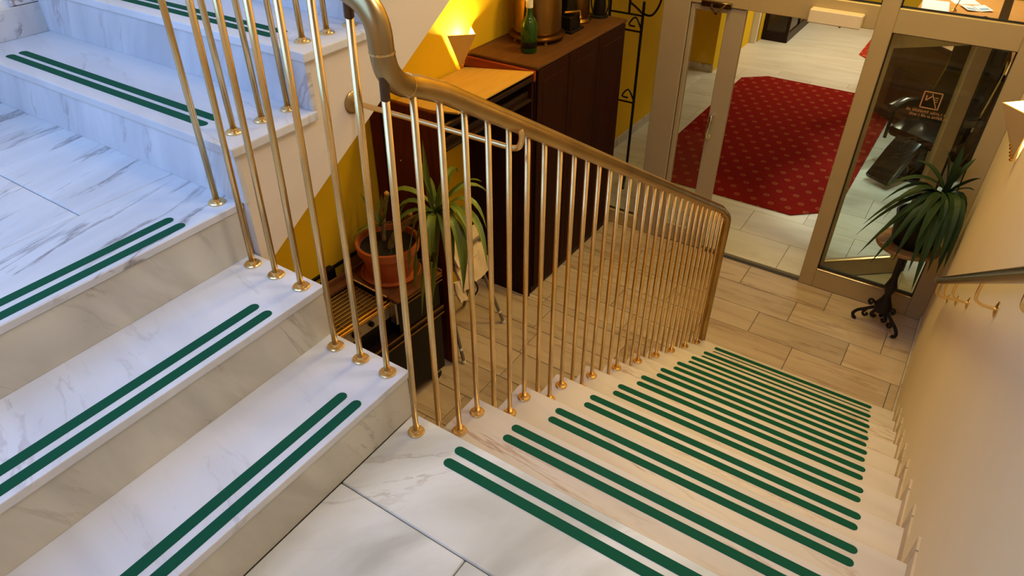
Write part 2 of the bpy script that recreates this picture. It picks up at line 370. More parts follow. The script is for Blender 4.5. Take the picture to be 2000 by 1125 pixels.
# wall behind the camera with a window over the upper landing
struct(box('wall_back_low', WLU - 0.15, WR, YB - 0.15, YB, -0.3, 1.25, M['cream'], bev=0))
struct(box('wall_back_top', WLU - 0.15, WR, YB - 0.15, YB, 2.65, ZC, M['cream'], bev=0))
struct(box('wall_back_right', 0.45, WR, YB - 0.15, YB, 1.25, 2.65, M['cream'], bev=0))
struct(box('wall_back_left', WLU - 0.15, -1.88, YB - 0.15, YB, 1.25, 2.65, M['cream'], bev=0))
wn = struct(empty('window_3', (-0.715, YB - 0.07, 1.25)))
for (a, b, c, d) in ((-1.165, -1.105, 0, 1.4), (1.105, 1.165, 0, 1.4), (-1.105, 1.105, 0, 0.06), (-1.105, 1.105, 1.34, 1.4), (-0.03, 0.03, 0.06, 1.34)):
    box('frame_bar', a, b, -0.03, 0.03, c, d, M['white'], wn, 0.002)
box('pane', -1.105, 1.105, -0.004, 0.004, 0.06, 1.34, M['glass'], wn, 0)
struct(box('ceiling', WLU - 0.15, WR + 0.15, YB - 0.15, YD + 0.1, ZC, ZC + 0.1, M['cream'], bev=0))
struct(box('wall_front', WL - 0.2, WR + 0.15, YD - 0.03, YD + 0.09, 1.0, ZC, M['yellow'], bev=0))
# lobby shell
struct(box('wall_lobby_left', XL - 0.15, XL, YD + 0.03, 7.0, F - 0.1, ZLC, M['yellow'], bev=0))
struct(box('wall_lobby_recess', -3.3, -1.94, 8.42, 8.57, F - 0.1, ZLC, M['yellow'], bev=0))
struct(box('wall_lobby_recess_left', -3.4, -3.25, 7.0, 8.5, F - 0.1, ZLC, M['yellow'], bev=0))
struct(box('wall_lobby_recess_near', -3.3, XL - 0.15, 6.9, 7.0, F - 0.1, ZLC, M['yellow'], bev=0))
struct(box('wall_lobby_left_far', -2.09, -1.94, 8.57, 9.98, F - 0.1, ZLC, M['yellow'], bev=0))
struct(box('wall_lobby_left_end', -2.05, -1.842, 10.10, 13.2, F - 0.1, ZLC, M['yellow'], bev=0))
struct(box('wall_lobby_far', -2.1, 3.6, 13.2, 13.35, F - 0.1, ZLC, M['yellow'], bev=0))
struct(box('wall_lobby_right', 3.5, 3.65, YD + 0.03, 13.2, F - 0.1, ZLC, M['yellow'], bev=0))
struct(box('wall_lobby_near', WR + 0.15, 3.6, YD - 0.06, YD + 0.06, F - 0.1, ZLC, M['yellow'], bev=0))
struct(box('ceiling_lobby', -3.4, 3.65, YD + 0.09, 13.35, ZLC, ZLC + 0.08, M['white'], bev=0))
# marble skirtings in the lobby
struct(box('baseboard_lobby_recess', -3.25, -1.93, 8.405, 8.42, F, F + 0.10, M['skirt'], bev=0.002))
struct(box('baseboard_lobby_left', XL, XL + 0.014, YD + 0.1, 7.0, F, F + 0.10, M['skirt'], bev=0.002))
# white door with frame at the far left of the lobby
d3 = struct(empty('door_3', (-1.96, 9.99, F)))
box('leaf', -0.11, 0.115, 0.0, 0.05, 0.0, 2.1, M['white'], d3, 0.003)
box('jamb', -0.17, -0.115, -0.03, 0.06, 0.0, 2.15, M['white'], d3, 0.004)

def tiled_floor(root, rects, z, tx, ty, gap, th, m, y_off=0.0, shift=None, name='floor_tile'):
    """running-bond marble slabs inside axis-aligned rects; each slab is one object"""
    cache = {}
    for (x0, x1, y0, y1) in rects:
        j = math.floor((y0 - y_off) / ty + 1e-6)
        while y_off + j * ty < y1 - 1e-4:
            ya, yb = max(y0, y_off + j * ty), min(y1, y_off + (j + 1) * ty)
            xo = shift(j) if shift else 0.0
            i = math.floor((x0 - xo) / tx + 1e-6)
            while xo + i * tx < x1 - 1e-4:
                xa, xb = max(x0, xo + i * tx), min(x1, xo + (i + 1) * tx)
                w, h = round(xb - xa - gap, 3), round(yb - ya - gap, 3)
                if w > 0.012 and h > 0.012:
                    if (w, h) not in cache:
                        bm = bmesh.new(); bbox(bm, -w / 2, w / 2, -h / 2, h / 2, -th, 0, 0.0012)
                        bmesh.ops.recalc_face_normals(bm, faces=bm.faces[:])
                        me = bpy.data.meshes.new(name); bm.to_mesh(me); bm.free(); me.materials.append(m); cache[(w, h)] = me
                    o = link(name, cache[(w, h)], root, ((xa + xb) / 2, (ya + yb) / 2, z + random.uniform(-0.0004, 0.0004)))
                i += 1
            j += 1

fl = struct(box('floor', WL, WR, -0.6, YD + 0.10, F - 0.12, F - 0.006, M['grout'], bev=0)); fl_loc = fl.location.copy()
def floor_root(o):  # tiles are given in world coordinates
    return o
SH = {0: 0.33, 1: 0.60, 2: 0.93, 3: 0.478, 4: 0.677}
def hall_shift(j): return {0: 0.597, 1: 0.93, 2: 0.478, 3: 0.677}.get(j, (0.31 * j * j + 0.17 * j) % 0.66)
hall_tiles = struct(empty('floor.001', (0, 0, 0)))
tiled_floor(hall_tiles, [(WL, -0.004, -0.55, 2.78), (WL, WR, 2.78, YD + 0.02)], F, 0.66, 0.281, 0.005, 0.010, M['hall_tile'], 2.986, hall_shift)
lob = struct(box('floor.002', -3.3, 3.5, YD + 0.10, 13.2, F - 0.12, F - 0.006, M['grout'], bev=0))
lobby_tiles = struct(empty('floor.003', (0, 0, 0)))
tiled_floor(lobby_tiles, [(XL, 3.4, YD + 0.06, 9.0)], F, 0.90, 0.42, 0.003, 0.010, M['lobby_tile'], 4.2, lambda j: 0.2 + 0.45 * (j % 2))
struct(box('floor.004', -3.25, XL, 7.0, 8.42, F - 0.008, F, M['lobby_tile'], bev=0))
struct(box('floor.005', -1.95, 3.4, 9.0, 13.2, F - 0.008, F, M['lobby_tile'], bev=0))
# middle landing the camera stands on: nosing slab, then slabs behind it
land = struct(box('floor.006', 0.004, WR, YB, -0.002, -0.16, -0.0065, M['grout'], bev=0))
land_tiles = struct(empty('floor.007', (0, 0, 0)))
def slab(parent, x0, x1, y0, y1, z, th, m, name, bev=0.003, gap=0.0015):
    return box(name, x0 + gap, x1 - gap, y0 + gap, y1 - gap, z - th, z, m, parent, bev)
for (a, b, c, d) in ((-0.003, WR, -0.281, 0.010), (-0.003, 0.395, -0.62, -0.281), (0.395, WR, -0.62, -0.281), (-0.003, 0.62, -1.0, -0.62), (0.62, WR, -1.0, -0.62), (-0.003, 0.395, YB, -1.0), (0.395, WR, YB, -1.0)):
    slab(land_tiles, a, b, c, d, 0, 0.032 if c == -0.281 else 0.012, M['tile'], 'floor_slab')
# upper landing
up = struct(box('floor.008', WLU, -0.575, YB, 0.008, 3 * RI - 0.16, 3 * RI - 0.0065, M['grout'], bev=0))
up_tiles = struct(empty('floor.009', (0, 0, 0)))
for (a, b, c, d) in ((-0.872, -0.563, YB, 0.012), (-1.46, -0.872, -0.28, 0.012), (WLU, -1.46, -0.28, 0.012), (-1.18, -0.872, -0.60, -0.28), (-1.76, -1.18, -0.60, -0.28), (WLU, -1.76, -0.60, -0.28), (-1.46, -0.872, -0.92, -0.60), (WLU, -1.46, -0.92, -0.60), (-1.46, -0.872, YB, -0.92), (WLU, -1.46, YB, -0.92)):
    slab(up_tiles, a, b, c, d, 3 * RI, 0.023 if a == -0.872 and b > -0.6 else 0.012, M['tile_up'], 'floor_slab')
# skirting of the upper flight's wall, stepped like the treads
sk = struct(empty('baseboard_upper_left', (0, 0, 0)))
box('skirting_slab', WLU, WLU + 0.012, 0.012, GU + 0.02, 4 * RI, 4 * RI + 0.105, M['skirt_up'], sk, 0.002)
box('skirting_slab', WLU, WLU + 0.012, GU - 0.09, GU + 0.012, 4 * RI + 0.108, 5 * RI + 0.10, M['skirt_up'], sk, 0.002)
box('skirting_slab', WLU, WLU + 0.012, YB, 0.0, 3 * RI, 3 * RI + 0.105, M['skirt'], sk, 0.002)

# ------------------------------------------------------------------ staircases
strip_h = 0.0012
def strips(parent, z, along, ctr, offs, length):
    """two grip tapes; along='x' or 'y'; parent-relative"""
    for off in offs:
        me = strip_cache.get(round(length, 3))
        if me is None:
            bm = capsule_strip_bm(length, 0.0285, strip_h)
            bmesh.ops.recalc_face_normals(bm, faces=bm.faces[:])
            me = bpy.data.meshes.new('grip_strip'); bm.to_mesh(me); bm.free(); me.materials.append(M['green']); strip_cache[round(length, 3)] = me
        o = link('grip_strip', me, parent)
        o.location = (ctr, off, z + 0.0001) if along == 'x' else (off, ctr, z + 0.0001)
        if along == 'y': o.rotation_euler = (0, 0, math.pi / 2)
strip_cache = {}
XS0, XS1 = 0.176, 1.186
low = empty('staircase', (0.66, 1.39, F), 'white marble staircase of ten steps with green grip strips leading down to the lobby hall', 'staircase')
lo = Vector(low.location)
# plaster body below the steps
pts = [(0.0, -0.17)]
for k in range(0, 11):
    pts.append((k * G - 0.02, -k * RI - 0.034)); pts.append((k * G - 0.02, -(k + 1) * RI - 0.034 if k < 10 else F))
pts = [(p[0], p[1]) for p in pts[1:]] + [(0.0 - 0.02, F)]
pr_ = prism('stair_body', pts, 'x', 0.004, WR - 0.002, M['cream'], low); pr_.location = -lo
tread0 = None
for k in range(1, 11):
    y1 = k * G + 0.008; y0 = (k - 1) * G - 0.016
    c = Vector(((0 + WR) / 2, (y0 + y1) / 2, -k * RI))
    t = box('tread', 0.0 - c.x, WR - 0.002 - c.x, y0 - c.y, y1 - c.y, -0.034, 0, M['step'], low, 0.004, seg=2) if tread0 is None else copy(tread0, low)
    if tread0 is None: tread0 = t; t_off = t.location.copy()
    t.location = c - lo + t_off
    strips(t, -t_off.z, 'x', (XS0 + XS1) / 2 - c.x, (k * G - 0.0307 - c.y, k * G - 0.0786 - c.y), XS1 - XS0)
riser0 = None
for k in range(0, 11):
    y = k * G - 0.02
    if riser0 is None:
        t = riser0 = box('riser', -WR / 2 + 0.002, WR / 2 - 0.002, -0.001, 0.019, 0.0, RI - 0.034, M['step'], low, 0.001); r_off = t.location.copy()
    else: t = copy(riser0, low)
    t.location = Vector((WR / 2, y, -(k + 1) * RI)) - lo + r_off
# grip strips stuck on the landing's nosing slab
st = empty('grip_tape', (0.66, -0.055, 0), 'pair of long green grip strips on the landing edge above the descending stairs', 'grip tape')
strips(st, 0, 'x', (XS0 + XS1) / 2 - 0.66, (-0.0307 + 0.055, -0.0786 + 0.055), XS1 - XS0)

left = empty('staircase', (-0.28, -0.68, 0), 'short flight of two pale marble steps with green strips rising left to the upper landing', 'staircase')
lo = Vector(left.location)
b_ = prism('stair_body', [(-0.02, -0.16), (-0.02, RI - 0.023), (-GL - 0.02, RI - 0.023), (-GL - 0.02, 2 * RI - 0.023), (-2 * GL - 0.02, 2 * RI - 0.023), (-2 * GL - 0.02, 2 * RI - 0.15), (-GL - 0.1, RI - 0.16), (-0.25, -0.16)], 'y', YB, -0.004, M['cream'], left); b_.location = -lo
LS = 1.02
for j in (1, 2):
    x1 = -(j - 1) * GL + 0.003; x0 = -j * GL - 0.016
    c = Vector(((x0 + x1) / 2, (YB + 0.004) / 2, j * RI))
    t = box('tread', x0, x1, YB, 0.004, j * RI - 0.023, j * RI, M['step_left'], left, 0.003, seg=2)
    tc_ = t.location.copy(); t.location = tc_ - lo
    strips(t, j * RI - tc_.z, 'y', -0.153 - LS / 2 - tc_.y, (-(j - 1) * GL - 0.0295 - tc_.x, -(j - 1) * GL - 0.0795 - tc_.x), LS)
for j in (1, 2, 3):
    x = -(j - 1) * GL
    t = box('riser', x - 0.022, x - 0.002, YB, 0.0, (j - 1) * RI, j * RI - (0.023 if j < 3 else 0.024), M['riser'], left, 0.001); t.location = t.location - lo
st = empty('grip_tape', (-0.62, -0.66, 3 * RI), 'pair of green grip strips along the edge of the upper landing above the left steps', 'grip tape')
strips(st, 0, 'y', -0.153 - LS / 2 + 0.66, (-2 * GL - 0.0295 + 0.62, -2 * GL - 0.0795 + 0.62), LS)

upf = empty('staircase', (-1.25, 1.2, 3 * RI), 'upper flight of bluish white marble steps with cream stringer rising away at top left', 'staircase')
lo = Vector(upf.location); XU = -0.545
NU = 12
prof = []
for j in range(1, NU + 1):
    y = (j - 1) * GU
    prof += [(y + 0.012, (2 + j) * RI - (0.026 if j > 1 else 0.0)), (y + 0.012, (3 + j) * RI - 0.026)]
poly = [(0.012, SOF0), (0.012, 3 * RI)] + prof[1:] + [(NU * GU, (3 + NU) * RI - 0.026), (NU * GU, SOF0 + slope * NU * GU)]
s_ = prism('stringer', poly, 'x', -0.574, XU, M['cream'], upf); s_.location = -lo
b_ = prism('stair_body', poly, 'x', WLU + 0.002, -0.576, M['cream'], upf); b_.location = -lo
tread0 = riser0 = None
for j in range(1, NU + 1):
    y0 = (j - 1) * GU - 0.004; y1 = j * GU + 0.014
    c = Vector(((WLU + XU) / 2, (y0 + y1) / 2, (3 + j) * RI))
    if tread0 is None:
        tread0 = t = box('tread', WLU - c.x, XU + 0.013 - c.x, y0 - c.y, y1 - c.y, -0.026, 0, M['step_left'], upf, 0.004, seg=2); t_off = t.location.copy()
    else: t = copy(tread0, upf)
    t.location = c - lo + t_off
    if j < 4: strips(t, -t_off.z, 'x', (-1.794 - 0.725) / 2 - c.x, ((j - 1) * GU + 0.0593 - c.y, (j - 1) * GU + 0.1031 - c.y), 1.794 - 0.725)
    if riser0 is None:
        riser0 = t = box('riser', (WLU - XU) / 2, (XU - WLU) / 2 + 0.002, 0.0, 0.018, 0, RI - 0.026, M['riser_up'], upf, 0.001); r_off = t.location.copy()
    else: t = copy(riser0, upf)
    t.location = Vector((c.x, (j - 1) * GU + 0.004, (2 + j) * RI)) - lo + r_off

# stepped marble skirting of the lower flight on the right wall
sk = struct(empty('baseboard_stair_right', (0, 0, 0)))
for k in range(0, 11):
    y1 = k * G + 0.004; y0 = (k - 1) * G
    box('skirting_slab', WR - 0.007, WR + 0.001, y0 + 0.05, y1, -k * RI, -k * RI + 0.070, M['skirt_stair'], sk, 0.001)
    if k: box('skirting_slab', WR - 0.0075, WR + 0.001, y0 + 0.006, y0 + 0.058, -k * RI, -(k - 1) * RI + 0.072, M['skirt_stair'], sk, 0.001)
struct(box('baseboard_right', WR - 0.010, WR, 2.80, YD - 0.05, F, F + 0.055, M['skirt'], bev=0.0015))
struct(box('baseboard_right.001', WR - 0.012, WR, YB, -0.281, 0, 0.072, M['skirt'], bev=0.0015))

# ------------------------------------------------------------------ stair railing
rail = empty('stair_railing', (0.05, 0, 0), 'polished brass stair railing with round balusters and thick handrail curving between flights', 'railing')
lo = Vector(rail.location)
bal_cache = {}
fl_me = None
def baluster(x, y, z0, z1, ferrule=False, lean=0.0):
    global fl_me
    key = (round(z1 - z0, 3), lean)
    if key not in bal_cache:
        bm = bmesh.new(); h = z1 - z0
        tube_bm(bm, [(0, 0, 0.002), (lean, 0, h)], 0.0083, 10)
        bmesh.ops.recalc_face_normals(bm, faces=bm.faces[:])
        me = bpy.data.meshes.new('baluster'); bm.to_mesh(me); bm.free(); me.materials.append(M['brass'])
        for p in me.polygons: p.use_smooth = True
        bal_cache[key] = me
    o = link('baluster', bal_cache[key], rail, Vector((x, y, z0)) - lo)
    if fl_me is None:
        bm = bmesh.new(); lathe_bm(bm, [(0.0, 0.0), (0.0235, 0.0), (0.0235, 0.004), (0.021, 0.0065), (0.0125, 0.0075), (0.011, 0.0135), (0.0, 0.0135)], 18)
        bmesh.ops.recalc_face_normals(bm, faces=bm.faces[:])
        fl_me = bpy.data.meshes.new('base_flange'); bm.to_mesh(fl_me); bm.free(); fl_me.materials.append(M['brass'])
        for p in fl_me.polygons: p.use_smooth = True
        fl_me.set_sharp_from_angle(angle=R(35))
    link('base_flange', fl_me, o)
    if ferrule: tube('ferrule', [(lean * (1 - 0.055 / (z1 - z0)), 0, z1 - z0 - 0.055), (lean, 0, z1 - z0 - 0.005)], 0.0098, M['ferrule'], o)
    return o
XR = 0.05
def railz(y): return 1.0 - 0.602 * y
for i in range(31):
    y = -0.044 + 0.0929 * i
    k = 0 if y < 0 else int(y / G) + 1
    baluster(XR, y, -k * RI, railz(y) - 0.012, i == 0, {0: 0.027, 1: 0.013, 2: 0.005}.get(i, 0.0))
def railx(x): return 1.165 + 0.60 * (-x - 0.04)
for (x, k) in ((-0.04, 1), (-0.137, 1), (-0.233, 1), (-0.327, 2), (-0.427, 2), (-0.524, 2)):
    baluster(x, -0.035, k * RI, railx(x) - 0.01, x == -0.04, round(0.036 + 0.004 * k, 3))
def railu(y): return 1.70 + slope * y
baluster(-0.618, -0.033, 3 * RI, 1.52, False, 0.022)
for i in range(11):
    y = 0.07 + 0.0955 * i
    baluster(-0.612, y, (4 + int(y / GU)) * RI, railu(y) - 0.01)
# one continuous thick handrail: lower flight, gooseneck, left flight, gooseneck, upper flight
def smooth_path(pts, n=6):
    P = [Vector(p) for p in pts]; out = []
    for i in range(len(P) - 1):
        p0, p1, p2, p3 = P[max(i - 1, 0)], P[i], P[i + 1], P[min(i + 2, len(P) - 1)]
        for k in range(n):
            t = k / n
            out.append(0.5 * ((2 * p1) + (-p0 + p2) * t + (2 * p0 - 5 * p1 + 4 * p2 - p3) * t * t + (-p0 + 3 * p1 - 3 * p2 + p3) * t ** 3))
    out.append(P[-1]); return out
low_pts = [(0.064, 2.805, F + 0.01), (0.064, 2.805, -0.95), (0.064, 2.804, -0.76), (0.06, 2.785, -0.71), (0.052, 2.74, -0.668), (XR, 2.66, railz(2.66))]
hand = smooth_path(low_pts, 5)
hand += [Vector((XR, y, railz(y))) for y in (2.2, 1.7, 1.2, 0.7, 0.3)]
neck = smooth_path([(XR, 0.16, railz(0.16)), (0.052, 0.08, 0.942), (0.057, 0.040, 0.958), (0.066, 0.002, 0.979), (0.073, -0.028, 1.010), (0.076, -0.040, 1.048), (0.074, -0.042, 1.096), (0.052, -0.040, 1.130), (0.012, -0.038, 1.150), (-0.05, -0.036, railx(-0.05)), (-0.2, -0.035, railx(-0.2))], 5)
hand2 = [Vector((x, -0.035, railx(x))) for x in (-0.3, -0.45)]
neck2 = smooth_path([(-0.54, -0.035, railx(-0.54)), (-0.59, -0.033, 1.51), (-0.615, -0.02, 1.56), (-0.612, 0.02, 1.66), (-0.612, 0.08, railu(0.08)), (-0.612, 0.2, railu(0.2))], 5)
hand3 = [Vector((-0.612, y, railu(y))) for y in (0.5, 1.0)]
tube('handrail', [p - lo for p in hand + neck + hand2 + neck2 + hand3], 0.0245, M['rail'], rail, 16)
tube('rail_joint', [Vector((0.0575, 0.038, 0.959)) - lo, Vector((0.058, 0.035, 0.9605)) - lo], 0.0252, M['brass'], rail, 16)
tube('rail_joint', [Vector((0.076, -0.040, 1.048)) - lo, Vector((0.076, -0.040, 1.052)) - lo], 0.0252, M['brass'], rail, 16)
tube('post_foot', [Vector((0.064, 2.805, F)) - lo, Vector((0.064, 2.805, F + 0.05)) - lo], [0.05, 0.03], M['ferrule'], rail, 14)
# stay rod from the stringer's rosette to a hook under the handrail
ry = 0.452
tube('stay_rod', [Vector(p) - lo for p in [(XU, ry, 0.654), (-0.1, ry, 0.654), (0.035, ry, 0.654)] + [tuple(q) for q in smooth_path([(0.045, ry, 0.655), (0.062, ry, 0.664), (0.070, ry, 0.69), (0.064, ry, 0.715), (0.05, ry, 0.722)], 4)]], 0.0085, M['brass'], rail, 10)
bm = bmesh.new(); lathe_bm(bm, [(0.0, 0.0), (0.036, 0.0), (0.036, 0.004), (0.030, 0.010), (0.012, 0.014), (0.0, 0.014)], 20)
bm.transform(Matrix.Translation(Vector((XU, ry, 0.654)) - lo) @ Matrix.Rotation(math.pi / 2, 4, 'Y'))
finish(bm, 'wall_rosette', M['rail'], rail, smooth=True)

# handrail on the right wall
wh = empty('wall_handrail', (1.25, 1.5, 0.05), 'dark bronze handrail on brass wall brackets along the cream right wall', 'handrail')
lo = Vector(wh.location)
def whz(y): return -0.835 + 0.614 * (2.98 - y)
tube('rail', [Vector((1.25, y, whz(y))) - lo for y in (2.985, 2.5, 1.5, 0.5, -0.1)], 0.020, M['bronze'], wh, 14)
lathe_end = tube('end_cap', [Vector((1.25, 2.985, whz(2.985))) - lo, Vector((1.25, 3.0, whz(3.0))) - lo], [0.0205, 0.012], M['brass'], wh, 14)
for y in (2.86, 2.42, 1.995, 1.283, 0.57):
    z = whz(y) - 0.02
    br = tube('bracket', [Vector(p) - lo for p in [(1.317, y, z - 0.078)] + [tuple(q) for q in smooth_path([(1.275, y, z - 0.078), (1.256, y, z - 0.068), (1.25, y, z - 0.045), (1.25, y, z)], 4)]], 0.0055, M['brass'], wh, 8)
    bm = bmesh.new(); lathe_bm(bm, [(0.0, 0.0), (0.027, 0.0), (0.027, 0.003), (0.012, 0.008), (0.0, 0.008)], 16)
    bm.transform(Matrix.Translation(Vector((1.3175, y, z - 0.078)) - lo) @ Matrix.Rotation(-math.pi / 2, 4, 'Y'))
    finish(bm, 'rosette', M['brass'], br, smooth=True)

# ------------------------------------------------------------------ wall sconces
def sconce(loc, sgn, label):
    s = empty('wall_sconce', loc, label, 'wall lamp', 'wedge wall sconces')
    P, HW, H, t = 0.146, 0.145, 0.25, 0.006
    # two plaster faces meeting in a front ridge, open on top, tip at the wall
    for sy in (-1, 1):
        bm = bmesh.new()
        g = 0.014
        a, b, c = Vector((sgn * P, 0, H)), Vector((sgn * g, sy * (HW - g), H)), Vector((sgn * 0.012, 0, 0.0))
        c2 = Vector((sgn * g, sy * 0.02, 0.03))
        n = (b - a).cross(c - a).normalized() * t
        if n.x * sgn > 0: n = -n
        V = [bm.verts.new(v) for v in (a, b, c2, c)]; W = [bm.verts.new(v + n) for v in (a, b, c2, c)]
        bm.faces.new(V); bm.faces.new(W[::-1])
        for i in range(4): bm.faces.new((V[i], V[(i + 1) % 4], W[(i + 1) % 4], W[i]))
        finish(bm, 'shade_panel', M['shade'], s)
    bulb = lathe('bulb', [(0, 0), (0.012, 0.004), (0.018, 0.025), (0.012, 0.05), (0.0, 0.058)], M['bulb'], s, (sgn * 0.055, 0, H - 0.085), 12)
    tube('lamp_holder', [(sgn * 0.0, 0, H - 0.11), (sgn * 0.055, 0, H - 0.11), (sgn * 0.055, 0, H - 0.085)], 0.009, M['gold'], s, 8)
    bm = bmesh.new()
    for k in range(5): lathe_bm(bm, [(0, -0.012), (0.010, -0.004), (0.010, 0.004), (0, 0.012)], 6, (sgn * (0.016 + 0.006 * k), 0.006 * (k % 2) - 0.003, 0.0 + 0.017 * k))
    finish(bm, 'tip_ornament', M['gold'], s)
    L = Vector(loc) + Vector((sgn * 0.055, 0, H - 0.045))
    point('sconce_light', L, SCONCE[0], SCONCE[1], 0.02)
    return s
sconce((WL, 2.68, -0.14), 1, 'lit wedge shaped sconce on the yellow wall beside the dark cabinet')
sconce((WR, 2.80, 0.0), -1, 'lit wedge shaped sconce on the cream wall above the right handrail')

# ------------------------------------------------------------------ glass door front
ZH0, ZH1 = 0.13, 0.28
def bar(nm, x0, x1, z0, z1, y0=YD - 0.025, y1=YD + 0.035, m='alu', bev=0.004): return struct(box(nm, x0, x1, y0, y1, z0, z1, M[m], bev=bev))
tr = struct(empty('trim_1', (0, YD, F)))
def tbar(nm, x0, x1, z0, z1, y0=-0.03, y1=0.04, m='alu', p=tr): return box(nm, x0, x1, y0, y1, z0 - F, z1 - F, M[m], p, 0.004)
tbar('post', -1.042, -0.838, F, 0.9, -0.03, 0.06, 'alu_grey')
tbar('post', 0.405, 0.513, F, 0.9)
tbar('post', 1.205, WR, F, 0.9)
tbar('post', WL, WL + 0.06, F, 0.9)
tbar('header', -0.838, 0.405, ZH0, ZH1)
tbar('header', 0.513, 1.205, ZH0, ZH1)
tbar('header', WL + 0.06, -1.042, ZH0, ZH1)
tbar('bottom_rail', 0.513, 1.205, F, -1.705)
tbar('bottom_rail', WL + 0.06, -1.042, F, -1.74)
tbar('top_rail', WL, WR, 0.9, 1.02)
tbar('glazing_bead', 0.513, 1.205, -1.705, -1.697, -0.034, -0.008, 'brass')
tbar('glazing_bead', 0.513, 1.205, -1.700, -1.694, 0.02, 0.03, 'brass')
box('threshold', -0.42, 0.405, -0.02, 0.02, 0.0, 0.004, M['black_seal'], tr, 0.001)
for i, (a, b, c, d) in enumerate(((WL + 0.06, -1.042, -1.74, ZH0), (0.513, 1.205, -1.694, ZH0), (0.513, 1.205, ZH1, 0.9), (-0.838, 0.405, ZH1, 0.9))):
    w = struct(box('window_%d' % (4 + i), a, b, YD + 0.002, YD + 0.008, c, d, M['glass'], bev=0))
    for (p, q, r_, s_) in ((a, b, c, c + 0.008), (a, a + 0.008, c, d), (b - 0.008, b, c, d), (a, b, d - 0.008, d)):
        o = box('gasket', p, q, YD - 0.006, YD + 0.016, r_, s_, M['black_seal'], w, 0); o.location = o.location - w.location
# narrow closed leaf with pull handle
d1 = struct(empty('door_1', (-0.63, YD + 0.005, F)))
def dbar(nm, x0, x1, z0, z1, p=d1, xo=-0.63, m='alu_grey'): return box(nm, x0 - xo, x1 - xo, -0.025, 0.025, z0 - F, z1 - F, M[m], p, 0.004)
dbar('stile', -0.832, -0.80, F + 0.008, 0.122)
dbar('stile', -0.565, -0.43, F + 0.008, 0.122)
dbar('top_rail', -0.80, -0.565, 0.085, 0.122)
dbar('bottom_rail', -0.80, -0.565, F + 0.008, -1.705)
box('pane', -0.80 + 0.63, -0.565 + 0.63, -0.004, 0.004, -1.705 - F, 0.085 - F, M['glass'], d1, 0)
tube('handle', [(-0.535 + 0.63 + a, -0.03 - b, c - F) for a, b, c in ((0, -0.01, -0.66), (0, 0.03, -0.665), (0.004, 0.042, -0.70), (0.0, 0.045, -0.75), (-0.006, 0.042, -0.80), (-0.004, 0.028, -0.835), (0.008, 0.02, -0.84), (0.012, 0.026, -0.82))], 0.0135, M['chrome'], d1, 10)
bm = bmesh.new(); tube_bm(bm, [(-0.05, -0.03, 2.02), (-0.02, -0.12, 2.0), (0.03, -0.16, 1.98)], 0.010, 8); tube_bm(bm, [(0.03, -0.16, 1.98), (0.06, -0.06, 2.02)], 0.008, 8); bbox(bm, -0.12, 0.10, -0.06, -0.025, 1.99, 2.03, 0.003)
finish(bm, 'door_closer', M['bronze'], d1, smooth=True)
# open leaf swung into the lobby
ang = R(40)
d2 = struct(empty('door_2', (0.455, YD + 0.07, F), rz=ang))
W2 = 0.80
for (a, b, c, d, nm) in ((0.0, 0.09, 0.01, 1.99, 'stile'), (W2 - 0.12, W2, 0.01, 1.99, 'stile'), (0.09, W2 - 0.12, 1.87, 1.99, 'top_rail'), (0.09, W2 - 0.12, 0.01, 0.165, 'bottom_rail')):
    box(nm, a, b, -0.025, 0.025, c, d, M['alu'], d2, 0.004)
box('edge_seal', W2, W2 + 0.022, -0.02, 0.02, 0.01, 1.99, M['black_seal'], d2, 0.002)
box('glazing_bead', 0.09, W2 - 0.12, -0.03, -0.012, 0.165, 0.173, M['brass'], d2, 0)
box('pane', 0.09, W2 - 0.12, -0.004, 0.004, 0.165, 1.87, M['glass'], d2, 0)
# sensor box on the header
sb = empty('motion_sensor', (0.165, YD - 0.03, 0.165), 'cream rectangular sensor box mounted on the door header', 'sensor')
box('housing', -0.165, 0.165, -0.075, 0.0, -0.03, 0.055, M['cream'], sb, 0.006)
lathe('sensor_eye', [(0, -0.012), (0.008, -0.008), (0.008, 0.0)], M['black_seal'], sb, (0.04, -0.05, -0.03), 10)

# etched signs on the glass: square emblem and lines of small print
def emblem(parent, cx, y, cz, s, m, mirror=1, rows=2, fill=True):
    bm = bmesh.new()
    def seg(x0, z0, x1, z1, w):
        a, b = Vector((x0 * mirror, z0)), Vector((x1 * mirror, z1)); d = (b - a).normalized(); n = Vector((-d.y, d.x)) * w / 2
        q = [a + n, b + n, b - n, a - n]
        lo_ = [bm.verts.new((cx + p.x, y, cz + p.y)) for p in q]; hi = [bm.verts.new((cx + p.x, y - 0.0006, cz + p.y)) for p in q]
        bm.faces.new(lo_); bm.faces.new(hi[::-1])
        for i in range(4): bm.faces.new((lo_[i], lo_[(i + 1) % 4], hi[(i + 1) % 4], hi[i]))
    h = s / 2; w = s * 0.07
    for e in ((-h, -h, h, -h), (-h, h, h, h), (-h, -h, -h, h), (h, -h, h, h)): seg(*e, w)
    seg(-h * .62, h * .55, -h * .62, -h * .1, w); seg(-h * .62, -h * .1, h * .05, h * .62, w)
    seg(-h * .1, h * .85, h * .75, -h * .85, w * .8)
    for q in (0.25, 0.0, -0.25): seg(h * .30, h * (q + .15), h * .72, h * (q + .15), w * .6)
    finish(bm, 'sign_emblem', m, parent)
    bm = bmesh.new(); rng = random.Random(3)
    for r_ in range(rows):
        x = -s * 1.15 + (s * 0.25 if r_ else 0); z = -h - s * 0.32 - r_ * s * 0.26
        while x < s * 1.15:
            if rng.random() < 0.86:
                hh = s * rng.choice((0.12, 0.12, 0.18)); seg(x, z, x, z + hh, s * 0.032); seg(x, z + s * .11, x + s * 0.05, z + s * .11 * rng.choice((0, 1)), s * 0.03)
            x += s * 0.085
    finish(bm, 'sign_lettering', m, parent)
